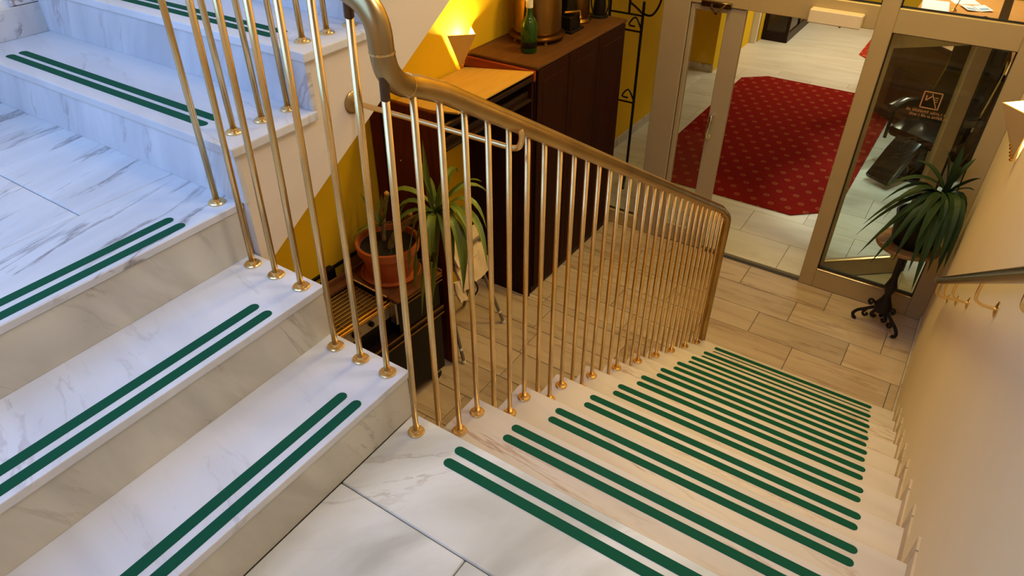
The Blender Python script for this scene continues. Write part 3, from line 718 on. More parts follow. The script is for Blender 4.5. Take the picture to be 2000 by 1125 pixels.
sg = empty('glass_sign', (0.86, YD - 0.002, -0.25), 'etched square emblem with two lines of small print on the fixed glass pane', 'sign')
emblem(sg, 0, 0, 0, 0.105, M['sign'])
sg = empty('glass_sign', (0.0, 0, 0), 'dark square emblem and mirrored small print on the open glass leaf', 'sign')
sg.location = (0.455 + math.cos(ang) * 0.455, YD + 0.07 + math.sin(ang) * 0.455 - 0.012, F + 1.40 - 0.235); sg.rotation_euler = (0, 0, ang)
emblem(sg, 0, 0, 0, 0.10, M['sign2'], -1)

# ------------------------------------------------------------------ carpets
def carpet(name, pts, m, label):
    bm = bmesh.new(); A = [bm.verts.new((x, y, 0)) for x, y in pts]; B = [bm.verts.new((x, y, 0.009)) for x, y in pts]
    bm.faces.new(A[::-1]); bm.faces.new(B); n = len(pts)
    for i in range(n): bm.faces.new((A[i], A[(i + 1) % n], B[(i + 1) % n], B[i]))
    o = finish(bm, name, m, None, (0, 0, F + 0.001)); tag(o, label, 'carpet'); return o
carpet('carpet', [(-1.22, 5.135), (0.06, 5.135), (0.40, 5.44), (0.40, 8.35), (0.12, 8.68), (-1.24, 8.68), (-1.525, 8.43), (-1.525, 5.42)], M['carpet'], 'deep red patterned carpet with cut corners lying behind the glass door')
carpet('carpet', [(-0.41, 10.32), (0.14, 9.72), (0.205, 9.72), (0.205, 12.6), (-0.41, 12.6)], M['carpet_lit'], 'red carpet painted in a bright orange lamplit tone at the far end of the lobby floor')

# ------------------------------------------------------------------ tall cabinet and the bureau beside it
CX0, CX1, CY0, CY1, CZ = WL + 0.005, -1.292, 2.755, 4.05, -0.045
cab = empty('cabinet', (-1.57, 3.4, F), 'tall dark mahogany cabinet against the yellow wall with bottles and urns on top', 'cabinet')
lo = Vector(cab.location)
def cb(nm, x0, x1, y0, y1, z0, z1, m, bev=0.003, p=cab):
    o = box(nm, x0, x1, y0, y1, z0, z1, m, p, bev); o.location = o.location - Vector(p.location); return o
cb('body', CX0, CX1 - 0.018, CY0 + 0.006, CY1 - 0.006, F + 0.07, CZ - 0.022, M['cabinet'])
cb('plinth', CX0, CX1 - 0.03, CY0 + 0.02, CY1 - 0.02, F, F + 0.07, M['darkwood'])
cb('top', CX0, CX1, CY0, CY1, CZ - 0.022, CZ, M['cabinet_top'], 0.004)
ym = [CY0 + 0.012, 3.17, 3.60, CY1 - 0.012]
for i in range(3):
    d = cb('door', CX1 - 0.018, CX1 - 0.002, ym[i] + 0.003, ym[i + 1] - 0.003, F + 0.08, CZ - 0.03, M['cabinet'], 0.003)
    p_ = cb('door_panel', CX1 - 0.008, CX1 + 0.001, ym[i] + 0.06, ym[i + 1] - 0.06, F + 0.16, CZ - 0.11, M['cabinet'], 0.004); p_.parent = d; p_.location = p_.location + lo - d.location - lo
e_ = cb('end_frame', CX0 + 0.01, CX1 - 0.02, CY0 - 0.004, CY0 + 0.010, CZ - 0.10, CZ - 0.024, M['redlit'], 0.002)  # strip of the cabinet end painted as lit by the sconce

BY0, BY1, BX0, BX1 = 1.79, 2.748, WL + 0.006, -1.312
bur = empty('bureau', (-1.58, 2.27, F), 'open red mahogany bureau with pale sloping writing board beside the cabinet', 'bureau')
def bb(nm, *a, **k): return cb(nm, *a, p=bur, **k)
bb('side_panel', BX0, BX1, BY0, BY0 + 0.026, F, -0.03, M['redwood'])
bb('side_panel', BX0, BX1, BY1 - 0.024, BY1, F, -0.13, M['cabinet'])
bb('lit_panel_top', BX0, BX1 + 0.015, BY1 - 0.022, BY1, -0.13, -0.066, M['redlit'])  # top of the far side panel, sconce light painted into its colour
bb('stile', BX0 + 0.09, BX0 + 0.12, BY0 - 0.006, BY0, F + 0.02, -0.09, M['cabinet'])
bb('top_edge', BX0 + 0.0, BX1, BY0 - 0.008, BY0, -0.085, -0.03, M['redwood'])
bb('front_stile', BX1 - 0.075, BX1, BY0 - 0.006, BY0, F + 0.02, -0.085, M['redwood'])
bb('shelf', BX0, BX1, BY0 + 0.026, BY1 - 0.024, -0.265, -0.245, M['darkwood'])
bb('back_panel', BX0, BX0 + 0.012, BY0 + 0.026, BY1 - 0.024, -0.245, -0.16, M['redwood'])
for (x, z0, z1) in ((-1.36, -0.245, -0.20), (-1.44, -0.245, -0.19), (-1.325, -0.13, -0.10)):
    bb('rail_bar', x, x + 0.022, BY0 + 0.026, BY1 - 0.024, z0, z1, M['darkwood'])
bm = bmesh.new(); bbox(bm, BX0 + 0.01, BX1 + 0.012, 1.93, 2.725, -0.012, 0.0, 0.002)
for v in bm.verts: v.co.z += -0.138 + (v.co.x - BX0) * (0.072 / (BX1 - BX0))
o = finish(bm, 'writing_board', M['board'], bur); o.location = -Vector(bur.location)
for (x, z) in ((-1.72, -0.36), (-1.64, -0.39), (-1.43, -0.42)):
    bm = bmesh.new(); lathe_bm(bm, [(0, 0), (0.004, 0), (0.004, 0.003), (0, 0.004)], 8); bm.transform(Matrix.Rotation(math.pi / 2, 4, 'X'))
    finish(bm, 'screw_cap', M['whiterubber'], bur, Vector((x, BY0 - 0.0, z)) - Vector(bur.location))

# things on the cabinet
bt = empty('bottle', (-1.504, 2.985, CZ), 'large green glass wine bottle standing on the near end of the cabinet', 'bottle')
prof_b = [(0.0, 0.0), (0.050, 0.0), (0.055, 0.008), (0.055, 0.165), (0.052, 0.19), (0.038, 0.215), (0.0245, 0.235), (0.0215, 0.26), (0.0205, 0.325), (0.023, 0.327), (0.023, 0.34), (0.0, 0.34)]
lathe('glass_body', prof_b, M['bottle'], bt, seg=24)
lathe('label_band', [(0.0553, 0.035), (0.0556, 0.036), (0.0556, 0.075), (0.0553, 0.076)], M['black'], bt, seg=24)
lathe('foil_cap', [(0.0232, 0.285), (0.0240, 0.286), (0.0240, 0.352), (0.0, 0.353)], M['whiterubber'], bt, seg=16)

ur = empty('urn', (-1.615, 3.27, CZ), 'large copper urn with flared base on the cabinet behind the green bottle', 'urn')
lathe('vessel', [(0, 0.05), (0.15, 0.05), (0.168, 0.07), (0.165, 0.35), (0.15, 0.42), (0.12, 0.46), (0.0, 0.46)], M['copper'], ur, seg=32)
lathe('base_ring', [(0, 0.03), (0.196, 0.03), (0.198, 0.042), (0.17, 0.054), (0, 0.056)], M['copper'], ur, seg=32)
for k in range(4):
    a = k * math.pi / 2 - 0.65
    lathe('foot', [(0, 0), (0.014, 0.0), (0.010, 0.012), (0.012, 0.03), (0, 0.03)], M['copper'], ur, (0.165 * math.cos(a), 0.165 * math.sin(a), 0), 10)
tube('handle', [(0.02, -0.165, 0.30), (0.03, -0.20, 0.29), (0.03, -0.21, 0.22), (0.02, -0.20, 0.17), (0.02, -0.165, 0.16)], 0.009, M['black'], ur, 8)

cm = empty('coffee_mill', (-1.56, 3.56, CZ), 'black box shaped coffee grinder with brass lever between the two copper urns', 'coffee grinder')
box('body', -0.09, 0.09, -0.075, 0.075, 0.0, 0.11, M['black'], cm, 0.006)
box('base', -0.11, 0.11, -0.095, 0.095, 0.0, 0.018, M['black'], cm, 0.004)
box('upper_body', -0.06, 0.05, -0.05, 0.06, 0.11, 0.36, M['black'], cm, 0.008)
tube('lever', [(0.05, -0.09, 0.145), (0.085, -0.03, 0.14), (0.10, 0.03, 0.135), (0.104, 0.035, 0.10)], 0.009, M['gold'], cm, 8)
lathe('lever_knob', [(0, -0.016), (0.012, -0.01), (0.014, 0.0), (0.008, 0.012), (0, 0.014)], M['gold'], cm, (0.104, 0.035, 0.09), 10)

ur2 = empty('urn', (-1.60, 3.80, CZ), 'smaller copper pot with black belly standing right of the coffee grinder', 'urn')
lathe('vessel', [(0, 0.03), (0.085, 0.03), (0.098, 0.05), (0.096, 0.30), (0.07, 0.36), (0, 0.36)], M['copper'], ur2, seg=26)
lathe('base_ring', [(0, 0.0), (0.115, 0.0), (0.118, 0.012), (0.10, 0.03), (0, 0.03)], M['copper'], ur2, seg=26)

wr = empty('wine_cradle', (-1.50, 3.985, CZ), 'black wire bottle holder at the far end of the cabinet top', 'bottle holder')
lathe('stand_base', [(0, 0), (0.07, 0.0), (0.07, 0.012), (0.05, 0.02), (0, 0.02)], M['iron'], wr, seg=18)
for s in (-1, 1):
    tube('wire', smooth_path([(s * 0.05, 0, 0.015), (s * 0.075, 0, 0.10), (s * 0.055, 0, 0.20), (s * 0.08, 0, 0.30)], 4), 0.006, M['iron'], wr, 6)
tube('wire', smooth_path([(0.08, 0, 0.30), (0.0, 0.02, 0.34), (-0.08, 0, 0.30)], 4), 0.006, M['iron'], wr, 6)
lathe('dark_flask', [(0, 0.02), (0.045, 0.02), (0.05, 0.06), (0.042, 0.16), (0.016, 0.22), (0.016, 0.29), (0, 0.29)], M['black'], wr, seg=16)

# ------------------------------------------------------------------ flambe trolley
T = empty('serving_trolley', (-1.555, 1.15, F), 'dark wooden flambe trolley with brass burner grid and black knobs under the stairs', 'trolley', rz=R(-4))
def tb(nm, x0, x1, y0, y1, z0, z1, m, bev=0.003, p=T): return box(nm, x0, x1, y0, y1, z0, z1, M[m], p, bev)
X0, X1, Y0, Y1 = -0.215, 0.225, -0.50, 0.545; TZ = 0.87
tb('lower_body', X0, X1 - 0.01, Y0, Y1 - 0.02, 0.10, 0.585, 'black')
tb('shelf_edge', X0, X1, Y0, Y1, 0.585, 0.603, 'darkwood')
for z in (0.556, 0.606): tb('brass_trim', X1 - 0.009, X1 + 0.003, Y0, Y1 - 0.005, z, z + 0.012, 'copper', 0.001)
tb('upper_body', X0, X1 - 0.012, 0.17, Y1 - 0.02, 0.603, TZ - 0.02, 'black')
tb('hob_body', X0, X1 - 0.075, Y0, 0.17, 0.603, TZ - 0.10, 'black')
tb('tray_top', X0, X1, 0.165, Y1, TZ - 0.02, TZ, 'trolleywood')
tb('raised_edge', X0, X0 + 0.016, Y0, Y1, TZ - 0.02, TZ + 0.03, 'trolleywood')
tb('raised_edge', X0, X1, Y1 - 0.004, Y1 + 0.008, TZ - 0.02, TZ + 0.016, 'trolleywood')
for dz in (-0.06, -0.03): tb('brass_trim', X1 - 0.004, X1 + 0.004, 0.20, Y1, TZ + dz, TZ + dz + 0.008, 'copper', 0.001)
tb('back_ledge', X0 + 0.016, X0 + 0.065, Y0, 0.165, TZ - 0.03, TZ - 0.005, 'trolleywood')
tb('control_panel', X1 - 0.075, X1 - 0.062, Y0, 0.165, TZ - 0.135, TZ - 0.035, 'steel')
tb('hob_plate', X0 + 0.065, X1 - 0.06, Y0, 0.165, TZ - 0.06, TZ - 0.045, 'deskbrown')
tb('hob_frame', X1 - 0.062, X1 - 0.05, Y0, 0.165, TZ - 0.045, TZ - 0.022, 'gold', 0.002)
tb('hob_frame', X1 - 0.09, X1 - 0.078, Y0, 0.165, TZ - 0.045, TZ - 0.022, 'gold', 0.002)
for i in range(9):
    x = X0 + 0.085 + i * 0.030
    tb('grid_bar', x, x + 0.006, Y0 + 0.01, 0.15, TZ - 0.03, TZ - 0.024, 'rail', 0.001)
for y in (-0.36, -0.16, 0.05, 0.14): tb('grid_bar', X0 + 0.075, X1 - 0.085, y, y + 0.006, TZ - 0.036, TZ - 0.030, 'rail', 0.001)
bm = bmesh.new()
for i in range(22): lathe_bm(bm, [(0, -0.008), (0.007, 0), (0, 0.008)], 6, (X0 + 0.07 + i * 0.0135, 0.158, TZ + 0.004))
finish(bm, 'gallery_chain', M['gold'], T)
bn = lathe('burner', [(0, 0), (0.055, 0), (0.055, 0.012), (0.03, 0.03), (0.03, 0.042), (0, 0.044)], M['gold'], T, (X0 + 0.16, -0.14, TZ - 0.045), 18)
lathe('burner_cap', [(0, 0.044), (0.034, 0.044), (0.034, 0.052), (0, 0.054)], M['copper'], bn, seg=18)
for (y, r_) in ((-0.115, 0.027), (0.0, 0.017), (-0.30, 0.027)):
    bm = bmesh.new(); lathe_bm(bm, [(0, 0), (r_, 0), (r_ * 0.92, 0.018), (r_ * 0.5, 0.024), (0, 0.025)], 14); bm.transform(Matrix.Rotation(math.pi / 2, 4, 'Y'))
    finish(bm, 'knob', M['black'], T, (X1 - 0.062, y, TZ - 0.085), smooth=True)
for (x, y) in ((X0 + 0.05, Y0 + 0.06), (X1 - 0.05, Y0 + 0.06), (X0 + 0.05, Y1 - 0.09), (X1 - 0.045, Y1 - 0.07)):
    w_ = tb('caster_fork', x - 0.018, x + 0.018, y - 0.02, y + 0.02, 0.06, 0.10, 'steel', 0.002)
    bm = bmesh.new(); lathe_bm(bm, [(0, -0.012), (0.034, -0.012), (0.038, -0.006), (0.038, 0.006), (0.034, 0.012), (0, 0.012)], 16); bm.transform(Matrix.Rotation(math.pi / 2, 4, 'Y'))
    finish(bm, 'caster_wheel', M['black'], w_, (0, 0, -0.042), smooth=True)
tb('control_cheek', X1 - 0.06, X1 - 0.008, 0.150, 0.166, TZ - 0.17, TZ - 0.02, 'steel', 0.002)
TOPZ = F + TZ

# ------------------------------------------------------------------ plants
def leaf_bm(bm, base, ctrl, tip, w, seg=9, side=None):
    base, ctrl, tip = Vector(base), Vector(ctrl), Vector(tip); prev = None
    for i in range(seg + 1):
        t = i / seg
        p = base * (1 - t) ** 2 + ctrl * 2 * t * (1 - t) + tip * t * t
        d = ((ctrl - base) * (1 - t) + (tip - ctrl) * t).normalized()
        s = d.cross(Vector((0, 0, 1)))
        if s.length < 0.15: s = side or Vector((1, 0.5, 0))
        s.normalize(); n = s.cross(d).normalized()
        ww = w * (0.42 + 0.58 * min(1, t * 3.2)) * (1 - max(0, (t - 0.45) / 0.55) ** 1.7) + 0.0006
        row = [bm.verts.new(p - s * ww + n * ww * 0.35), bm.verts.new(p), bm.verts.new(p + s * ww + n * ww * 0.35)]
        if prev:
            bm.faces.new((prev[0], prev[1], row[1], row[0])); bm.faces.new((prev[1], prev[2], row[2], row[1]))
        prev = row
def leaf(parent, base, ctrl, tip, w, m):
    bm = bmesh.new(); leaf_bm(bm, base, ctrl, tip, w)
    bmesh.ops.recalc_face_normals(bm, faces=bm.faces[:])
    # give the blade a little thickness
    g = bmesh.ops.extrude_face_region(bm, geom=bm.faces[:]); vs = [v for v in g['geom'] if isinstance(v, bmesh.types.BMVert)]
    for v in vs: v.co.z -= 0.0012
    o = finish(bm, 'leaf', M[m], parent, smooth=True); return o

PL = Vector((-1.545, 1.505, TOPZ + 0.001))
pp = empty('potted_plant', PL, 'green yucca with arching leaves in a ribbed terracotta pot on the trolley', 'plant')
def ribbed(bm, prof, seg, amp, z0, z1):
    rings = []
    for r, z in prof:
        rings.append([bm.verts.new(((r + (amp * (1 if k % 2 else 0) if z0 < z < z1 else 0)) * math.cos(2 * math.pi * k / seg), (r + (amp * (1 if k % 2 else 0) if z0 < z < z1 else 0)) * math.sin(2 * math.pi * k / seg), z)) for k in range(seg)])
    for i in range(len(rings) - 1):
        for k in range(seg): bm.faces.new((rings[i][k], rings[i][(k + 1) % seg], rings[i + 1][(k + 1) % seg], rings[i + 1][k]))
    bm.faces.new(rings[0]); bm.faces.new(rings[-1])
bm = bmesh.new(); ribbed(bm, [(0.128, 0.012), (0.133, 0.03), (0.136, 0.035), (0.160, 0.165), (0.161, 0.17), (0.172, 0.172), (0.186, 0.185), (0.190, 0.235), (0.184, 0.238), (0.172, 0.236), (0.166, 0.20)], 64, 0.003, 0.03, 0.168)
finish(bm, 'pot', M['terracotta'], pp, smooth=True)
lathe('saucer', [(0, 0), (0.165, 0), (0.178, 0.022), (0.182, 0.026), (0.178, 0.027), (0.160, 0.010), (0, 0.010)], M['terracotta'], pp, seg=40)
lathe('soil', [(0, 0.205), (0.10, 0.209), (0.168, 0.200), (0.168, 0.19), (0, 0.19)], M['soil'], pp, seg=30)
CR = Vector((-1.24, 1.60, -0.525)) - PL
tube('stem', smooth_path([(0.03, -0.02, 0.19), (0.07, 0.0, 0.30), (0.16, 0.05, 0.40), CR], 5), [0.02] * 16, M['stem'], pp, 10)
tube('stem', smooth_path([(-0.05, 0.02, 0.19), (-0.05, 0.03, 0.29), (-0.04, 0.04, 0.40), (-0.02, 0.06, 0.50)], 4), 0.014, M['stem'], pp, 8)
tube('stem', smooth_path([(0.02, 0.05, 0.19), (0.05, 0.07, 0.30), (0.10, 0.07, 0.36), (0.14, 0.06, 0.42)], 4), 0.017, M['stem'], pp, 8)
for (x, y, z) in ((-0.02, 0.06, 0.512), (0.145, 0.06, 0.432)):
    lathe('bud', [(0, -0.014), (0.014, -0.006), (0.015, 0.006), (0.006, 0.016), (0, 0.017)], M['flower'], pp, (x, y, z), 10)
def W(p): return Vector(p) - PL
mainL = [((-1.29, 1.60, -0.10), (-1.27, 1.59, -0.36), 0.013), ((-1.325, 1.60, -0.20), (-1.27, 1.58, -0.35), 0.016), ((-0.85, 1.52, -0.18), (-1.03, 1.58, -0.20), 0.018),
         ((-0.99, 1.50, -0.93), (-0.98, 1.58, -0.42), 0.024), ((-1.19, 1.45, -1.07), (-1.12, 1.50, -0.38), 0.021), ((-1.34, 1.47, -1.10), (-1.25, 1.44, -0.40), 0.019),
         ((-1.55, 1.46, -0.60), (-1.45, 1.52, -0.24), 0.019), ((-1.41, 1.45, -0.72), (-1.40, 1.50, -0.28), 0.017), ((-1.03, 1.54, -0.46), (-1.12, 1.60, -0.36), 0.016),
         ((-0.80, 1.48, -0.66), (-0.90, 1.58, -0.26), 0.017), ((-1.06, 1.46, -1.00), (-1.03, 1.52, -0.40), 0.021), ((-1.25, 1.42, -1.16), (-1.18, 1.43, -0.42), 0.017),
         ((-0.93, 1.66, -0.55), (-1.02, 1.66, -0.25), 0.018), ((-1.02, 1.86, -0.50), (-1.10, 1.76, -0.25), 0.018), ((-1.30, 1.90, -0.42), (-1.26, 1.80, -0.24), 0.017),
         ((-1.48, 1.78, -0.55), (-1.38, 1.72, -0.26), 0.016), ((-1.44, 1.40, -0.86), (-1.40, 1.42, -0.40), 0.017), ((-0.94, 1.44, -0.84), (-0.98, 1.50, -0.30), 0.018),
         ((-1.16, 1.66, -0.16), (-1.21, 1.62, -0.34), 0.015), ((-1.13, 1.40, -0.80), (-1.12, 1.42, -0.34), 0.018), ((-1.36, 1.46, -0.92), (-1.30, 1.48, -0.36), 0.019), ((-1.02, 1.42, -0.98), (-1.02, 1.46, -0.36), 0.020), ((-1.46, 1.44, -0.66), (-1.38, 1.50, -0.30), 0.016), ((-0.98, 1.58, -0.80), (-1.02, 1.62, -0.32), 0.020), ((-1.20, 1.50, -0.98), (-1.16, 1.52, -0.40), 0.020), ((-0.90, 1.46, -0.48), (-1.02, 1.52, -0.26), 0.017), ((-1.08, 1.52, -0.20), (-1.16, 1.56, -0.34), 0.014)]
for tip, ctrl, w in mainL:
    b = CR + Vector((random.uniform(-0.015, 0.015), random.uniform(-0.015, 0.015), random.uniform(-0.03, 0.01)))
    leaf(pp, b, W(ctrl), W(tip), w * 1.3, 'leaf')
c2 = Vector((-0.06, -0.0, 0.30))
for tip, ctrl, w in (((-1.80, 1.58, -0.56), (-1.66, 1.52, -0.62), 0.011), ((-1.60, 1.56, -0.50), (-1.60, 1.54, -0.64), 0.012), ((-1.80, 1.47, -0.84), (-1.70, 1.46, -0.66), 0.010), ((-1.72, 1.38, -0.76), (-1.65, 1.44, -0.66), 0.010),
                     ((-1.52, 1.52, -0.48), (-1.54, 1.52, -0.62), 0.010), ((-1.44, 1.46, -0.58), (-1.52, 1.47, -0.62), 0.010), ((-1.70, 1.62, -0.60), (-1.62, 1.57, -0.60), 0.010)):
    leaf(pp, c2 + Vector((random.uniform(-.01, .01), 0.02, 0)), W(ctrl), W(tip), w * 1.35, 'leaf')

# small pedestal table with cast iron tripod, dark plant on it
TC = Vector((1.045, 3.86, F))
pt = empty('pedestal_table', TC, 'small round wooden table on a black cast iron scroll tripod by the glass pane', 'table')
lathe('table_top', [(0, 0.715), (0.195, 0.715), (0.205, 0.722), (0.205, 0.738), (0.198, 0.745), (0, 0.745)], M['tabledisc'], pt, seg=40)
lathe('column', [(0, 0.14), (0.055, 0.15), (0.06, 0.20), (0.035, 0.25), (0.022, 0.30), (0.035, 0.33), (0.042, 0.37), (0.03, 0.41), (0.022, 0.45), (0.026, 0.60), (0.05, 0.70), (0.06, 0.714), (0, 0.714)], M['iron'], pt, seg=18)
for a in (R(178), R(-32), R(75)):
    ca, sa = math.cos(a), math.sin(a)
    def Q(r, z): return (ca * r, sa * r, z)
    lg = tube('leg', [Q(*p) for p in [(q.x, q.z) for q in smooth_path([(0.03, 0, 0.17), (0.07, 0, 0.145), (0.11, 0, 0.115), (0.150, 0, 0.085), (0.172, 0, 0.045), (0.158, 0, 0.014), (0.142, 0, 0.012)], 4)]], 0.0125, M['iron'], pt, 8)
    tube('scroll', [Q(*p) for p in [(q.x, q.z) for q in smooth_path([(0.095, 0, 0.118), (0.112, 0, 0.080), (0.098, 0, 0.060), (0.082, 0, 0.072), (0.088, 0, 0.086)], 4)]], 0.010, M['iron'], lg, 8)
    tube('scroll', [Q(*p) for p in [(q.x, q.z) for q in smooth_path([(0.05, 0, 0.19), (0.085, 0, 0.215), (0.10, 0, 0.195), (0.085, 0, 0.175), (0.075, 0, 0.19)], 4)]], 0.010, M['iron'], lg, 8)
    tube('scroll', [Q(*p) for p in [(q.x, q.z) for q in smooth_path([(0.03, 0, 0.15), (0.055, 0, 0.095), (0.04, 0, 0.075), (0.028, 0, 0.09)], 4)]], 0.013, M['iron'], lg, 8)
PD = TC + Vector((0.02, 0.0, 0.746))
dp = empty('potted_plant', PD, 'dark green spiky dracaena in a black pot on the small round table', 'plant')
lathe('pot', [(0, 0), (0.125, 0), (0.145, 0.05), (0.158, 0.20), (0.165, 0.22), (0.150, 0.222), (0.146, 0.20), (0, 0.19)], M['black'], dp, seg=28)
lathe('soil', [(0, 0.192), (0.144, 0.192), (0.144, 0.205), (0, 0.209)], M['soil'], dp, seg=24)
C1 = Vector((1.13, 3.88, -0.725)) - PD; C0 = Vector((0.01, 0.0, 0.2))
tube('stem', smooth_path([C0, (0.03, 0, 0.28), C1], 4), 0.017, M['stem'], dp, 8)
def WD(p): return Vector(p) - PD
mainR = [((1.185, 3.86, -0.36), (1.15, 3.86, -0.52), 0.020), ((1.275, 3.70, -0.50), (1.24, 3.80, -0.56), 0.022), ((1.27, 3.78, -0.62), (1.22, 3.83, -0.62), 0.016),
         ((0.775, 3.66, -1.22), (0.98, 3.76, -0.74), 0.021), ((0.745, 3.70, -1.00), (0.96, 3.80, -0.64), 0.021), ((0.87, 3.60, -1.22), (1.03, 3.72, -0.76), 0.022),
         ((1.285, 3.62, -1.12), (1.26, 3.72, -0.58), 0.028), ((1.205, 3.58, -1.15), (1.19, 3.68, -0.62), 0.025), ((1.275, 3.74, -1.02), (1.26, 3.80, -0.56), 0.028),
         ((0.775, 3.76, -0.75), (0.96, 3.85, -0.55), 0.020), ((1.16, 3.52, -1.28), (1.13, 3.64, -0.66), 0.025), ((0.995, 3.55, -1.12), (1.05, 3.68, -0.66), 0.022),
         ((0.80, 3.80, -0.86), (0.97, 3.84, -0.58), 0.021), ((0.82, 3.62, -1.10), (1.0, 3.74, -0.68), 0.021), ((0.72, 3.74, -1.12), (0.95, 3.80, -0.68), 0.020),
         ((1.13, 3.95, -0.42), (1.13, 3.90, -0.54), 0.018), ((1.06, 3.90, -0.46), (1.09, 3.88, -0.55), 0.017), ((0.90, 3.98, -0.60), (1.02, 3.92, -0.55), 0.019),
         ((1.08, 3.56, -0.98), (1.10, 3.68, -0.62), 0.022), ((0.92, 3.66, -0.96), (1.03, 3.76, -0.62), 0.021), ((1.24, 3.60, -0.96), (1.22, 3.72, -0.58), 0.026),
         ((1.22, 3.98, -0.50), (1.18, 3.93, -0.55), 0.017), ((1.26, 3.66, -1.20), (1.25, 3.74, -0.64), 0.026), ((1.24, 3.56, -1.06), (1.23, 3.68, -0.60), 0.024), ((1.10, 3.54, -1.16), (1.10, 3.66, -0.70), 0.023), ((1.02, 3.60, -0.96), (1.07, 3.70, -0.62), 0.022), ((0.84, 3.66, -0.84), (1.0, 3.78, -0.58), 0.021), ((0.93, 3.58, -1.06), (1.03, 3.70, -0.66), 0.021), ((1.17, 3.64, -0.92), (1.15, 3.74, -0.60), 0.024), ((0.84, 3.86, -1.02), (0.97, 3.86, -0.60), 0.02)]
for tip, ctrl, w in mainR:
    b = C1 + Vector((random.uniform(-0.015, 0.015), random.uniform(-0.015, 0.015), random.uniform(-0.05, 0.0)))
    leaf(dp, b, WD(ctrl), WD(tip), w * 1.25, 'leafd')

# ------------------------------------------------------------------ folding stand with crumpled canvas bag
fs = empty('folding_stand', (-1.42, 2.08, F), 'folding stand with crossed grey tube legs and white end caps under the bureau', 'folding stand')
lo = Vector(fs.location)
for (a, b) in (((-1.276, 1.83, F + 0.006), (-1.52, 1.90, -1.03)), ((-1.296, 2.352, F + 0.006), (-1.50, 2.20, -1.03)), ((-1.66, 1.85, F + 0.006), (-1.36, 1.95, -1.03)), ((-1.66, 2.34, F + 0.006), (-1.36, 2.18, -1.03))):
    a, b = Vector(a), Vector(b); d = (b - a).normalized()
    lg = tube('leg', [a - lo, b - lo], 0.0125, M['greysteel'], fs, 10)
    tube('end_cap', [a - lo - d * 0.003, a - lo + d * 0.02], 0.0145, M['whiterubber'], lg, 10)
    tube('collar', [a - lo + d * 0.10, a - lo + d * 0.118], 0.0145, M['whiterubber'], lg, 10)
tube('cross_bar', [Vector((-1.52, 1.90, -1.03)) - lo, Vector((-1.50, 2.20, -1.03)) - lo], 0.011, M['greysteel'], fs, 8)
tube('cross_bar', [Vector((-1.36, 1.95, -1.03)) - lo, Vector((-1.36, 2.18, -1.03)) - lo], 0.011, M['greysteel'], fs, 8)
def cloth(name, origin, ux, uy, w, h, thick, nx, ny, amp, m, parent=None, seed=1):
    """crumpled sheet: a grid with folds and thickness"""
    rng = random.Random(seed); bm = bmesh.new(); ux, uy = Vector(ux).normalized(), Vector(uy).normalized(); n = ux.cross(uy).normalized(); rows = []
    for side in (1, -1):
        grid = []
        for j in range(ny + 1):
            grid.append([bm.verts.new(Vector(origin) + ux * (w * (i / nx - 0.5)) + uy * (h * (j / ny - 0.5)) + n * (side * thick / 2 * math.sin(math.pi * min(1, 0.25 + i / nx * 1.1)) + amp * (math.sin(i * 1.7 + j * 0.9 + seed) + rng.uniform(-.5, .5)))) for i in range(nx + 1)])
        rows.append(grid)
    for g in rows:
        for j in range(ny):
            for i in range(nx): bm.faces.new((g[j][i], g[j][i + 1], g[j + 1][i + 1], g[j + 1][i]))
    A, B = rows; border = [(0, i) for i in range(nx)] + [(j, nx) for j in range(ny)] + [(ny, i) for i in range(nx, 0, -1)] + [(j, 0) for j in range(ny, 0, -1)]
    for k in range(len(border)):
        p, q = border[k], border[(k + 1) % len(border)]
        bm.faces.new((A[p[0]][p[1]], A[q[0]][q[1]], B[q[0]][q[1]], B[p[0]][p[1]]))
    return finish(bm, name, m, parent, smooth=True)
bg_ = empty('canvas_bag', (-1.36, 2.00, -1.21), 'crumpled cream canvas bag hanging over the folding stand behind the yucca', 'bag')
cloth('upper_panel', (-0.02, 0.06, 0.17), (0.0, 1, -0.1), (-0.35, 0, 1), 0.33, 0.20, 0.03, 8, 6, 0.006, M['canvas'], bg_, 2)
cloth('lower_panel', (0.02, 0.06, 0.0), (0.1, 1, 0.08), (-0.3, 0, 1), 0.30, 0.19, 0.04, 8, 6, 0.008, M['canvas'], bg_, 5)
cloth('hanging_flap', (0.035, -0.10, -0.09), (0, 1, -0.3), (-0.2, -0.1, 1), 0.10, 0.16, 0.02, 5, 6, 0.006, M['canvas'], bg_, 8)
tube('strap', smooth_path([(0.05, -0.02, -0.03), (0.06, 0.03, -0.09), (0.06, 0.05, -0.16), (0.05, 0.02, -0.20)], 4), 0.006, M['black'], bg_, 6)

# dark box behind the trolley, by the wall
lb = empty('power_adapter', (-1.835, 1.27, -0.985), 'black plug and cable hanging on the yellow wall above the trolley edge', 'plug')
box('plug_body', -0.022, 0.03, -0.03, 0.03, -0.035, 0.045, M['black'], lb, 0.01, seg=2)
tube('cable', smooth_path([(0.0, -0.03, -0.01), (-0.01, -0.10, -0.05), (-0.012, -0.22, -0.07), (-0.012, -0.4, -0.14)], 4), 0.005, M['black'], lb, 6)
struct(box('trim_2', WL, WL + 0.014, -0.5, 1.78, -0.985, -0.965, M['black'], bev=0.002))

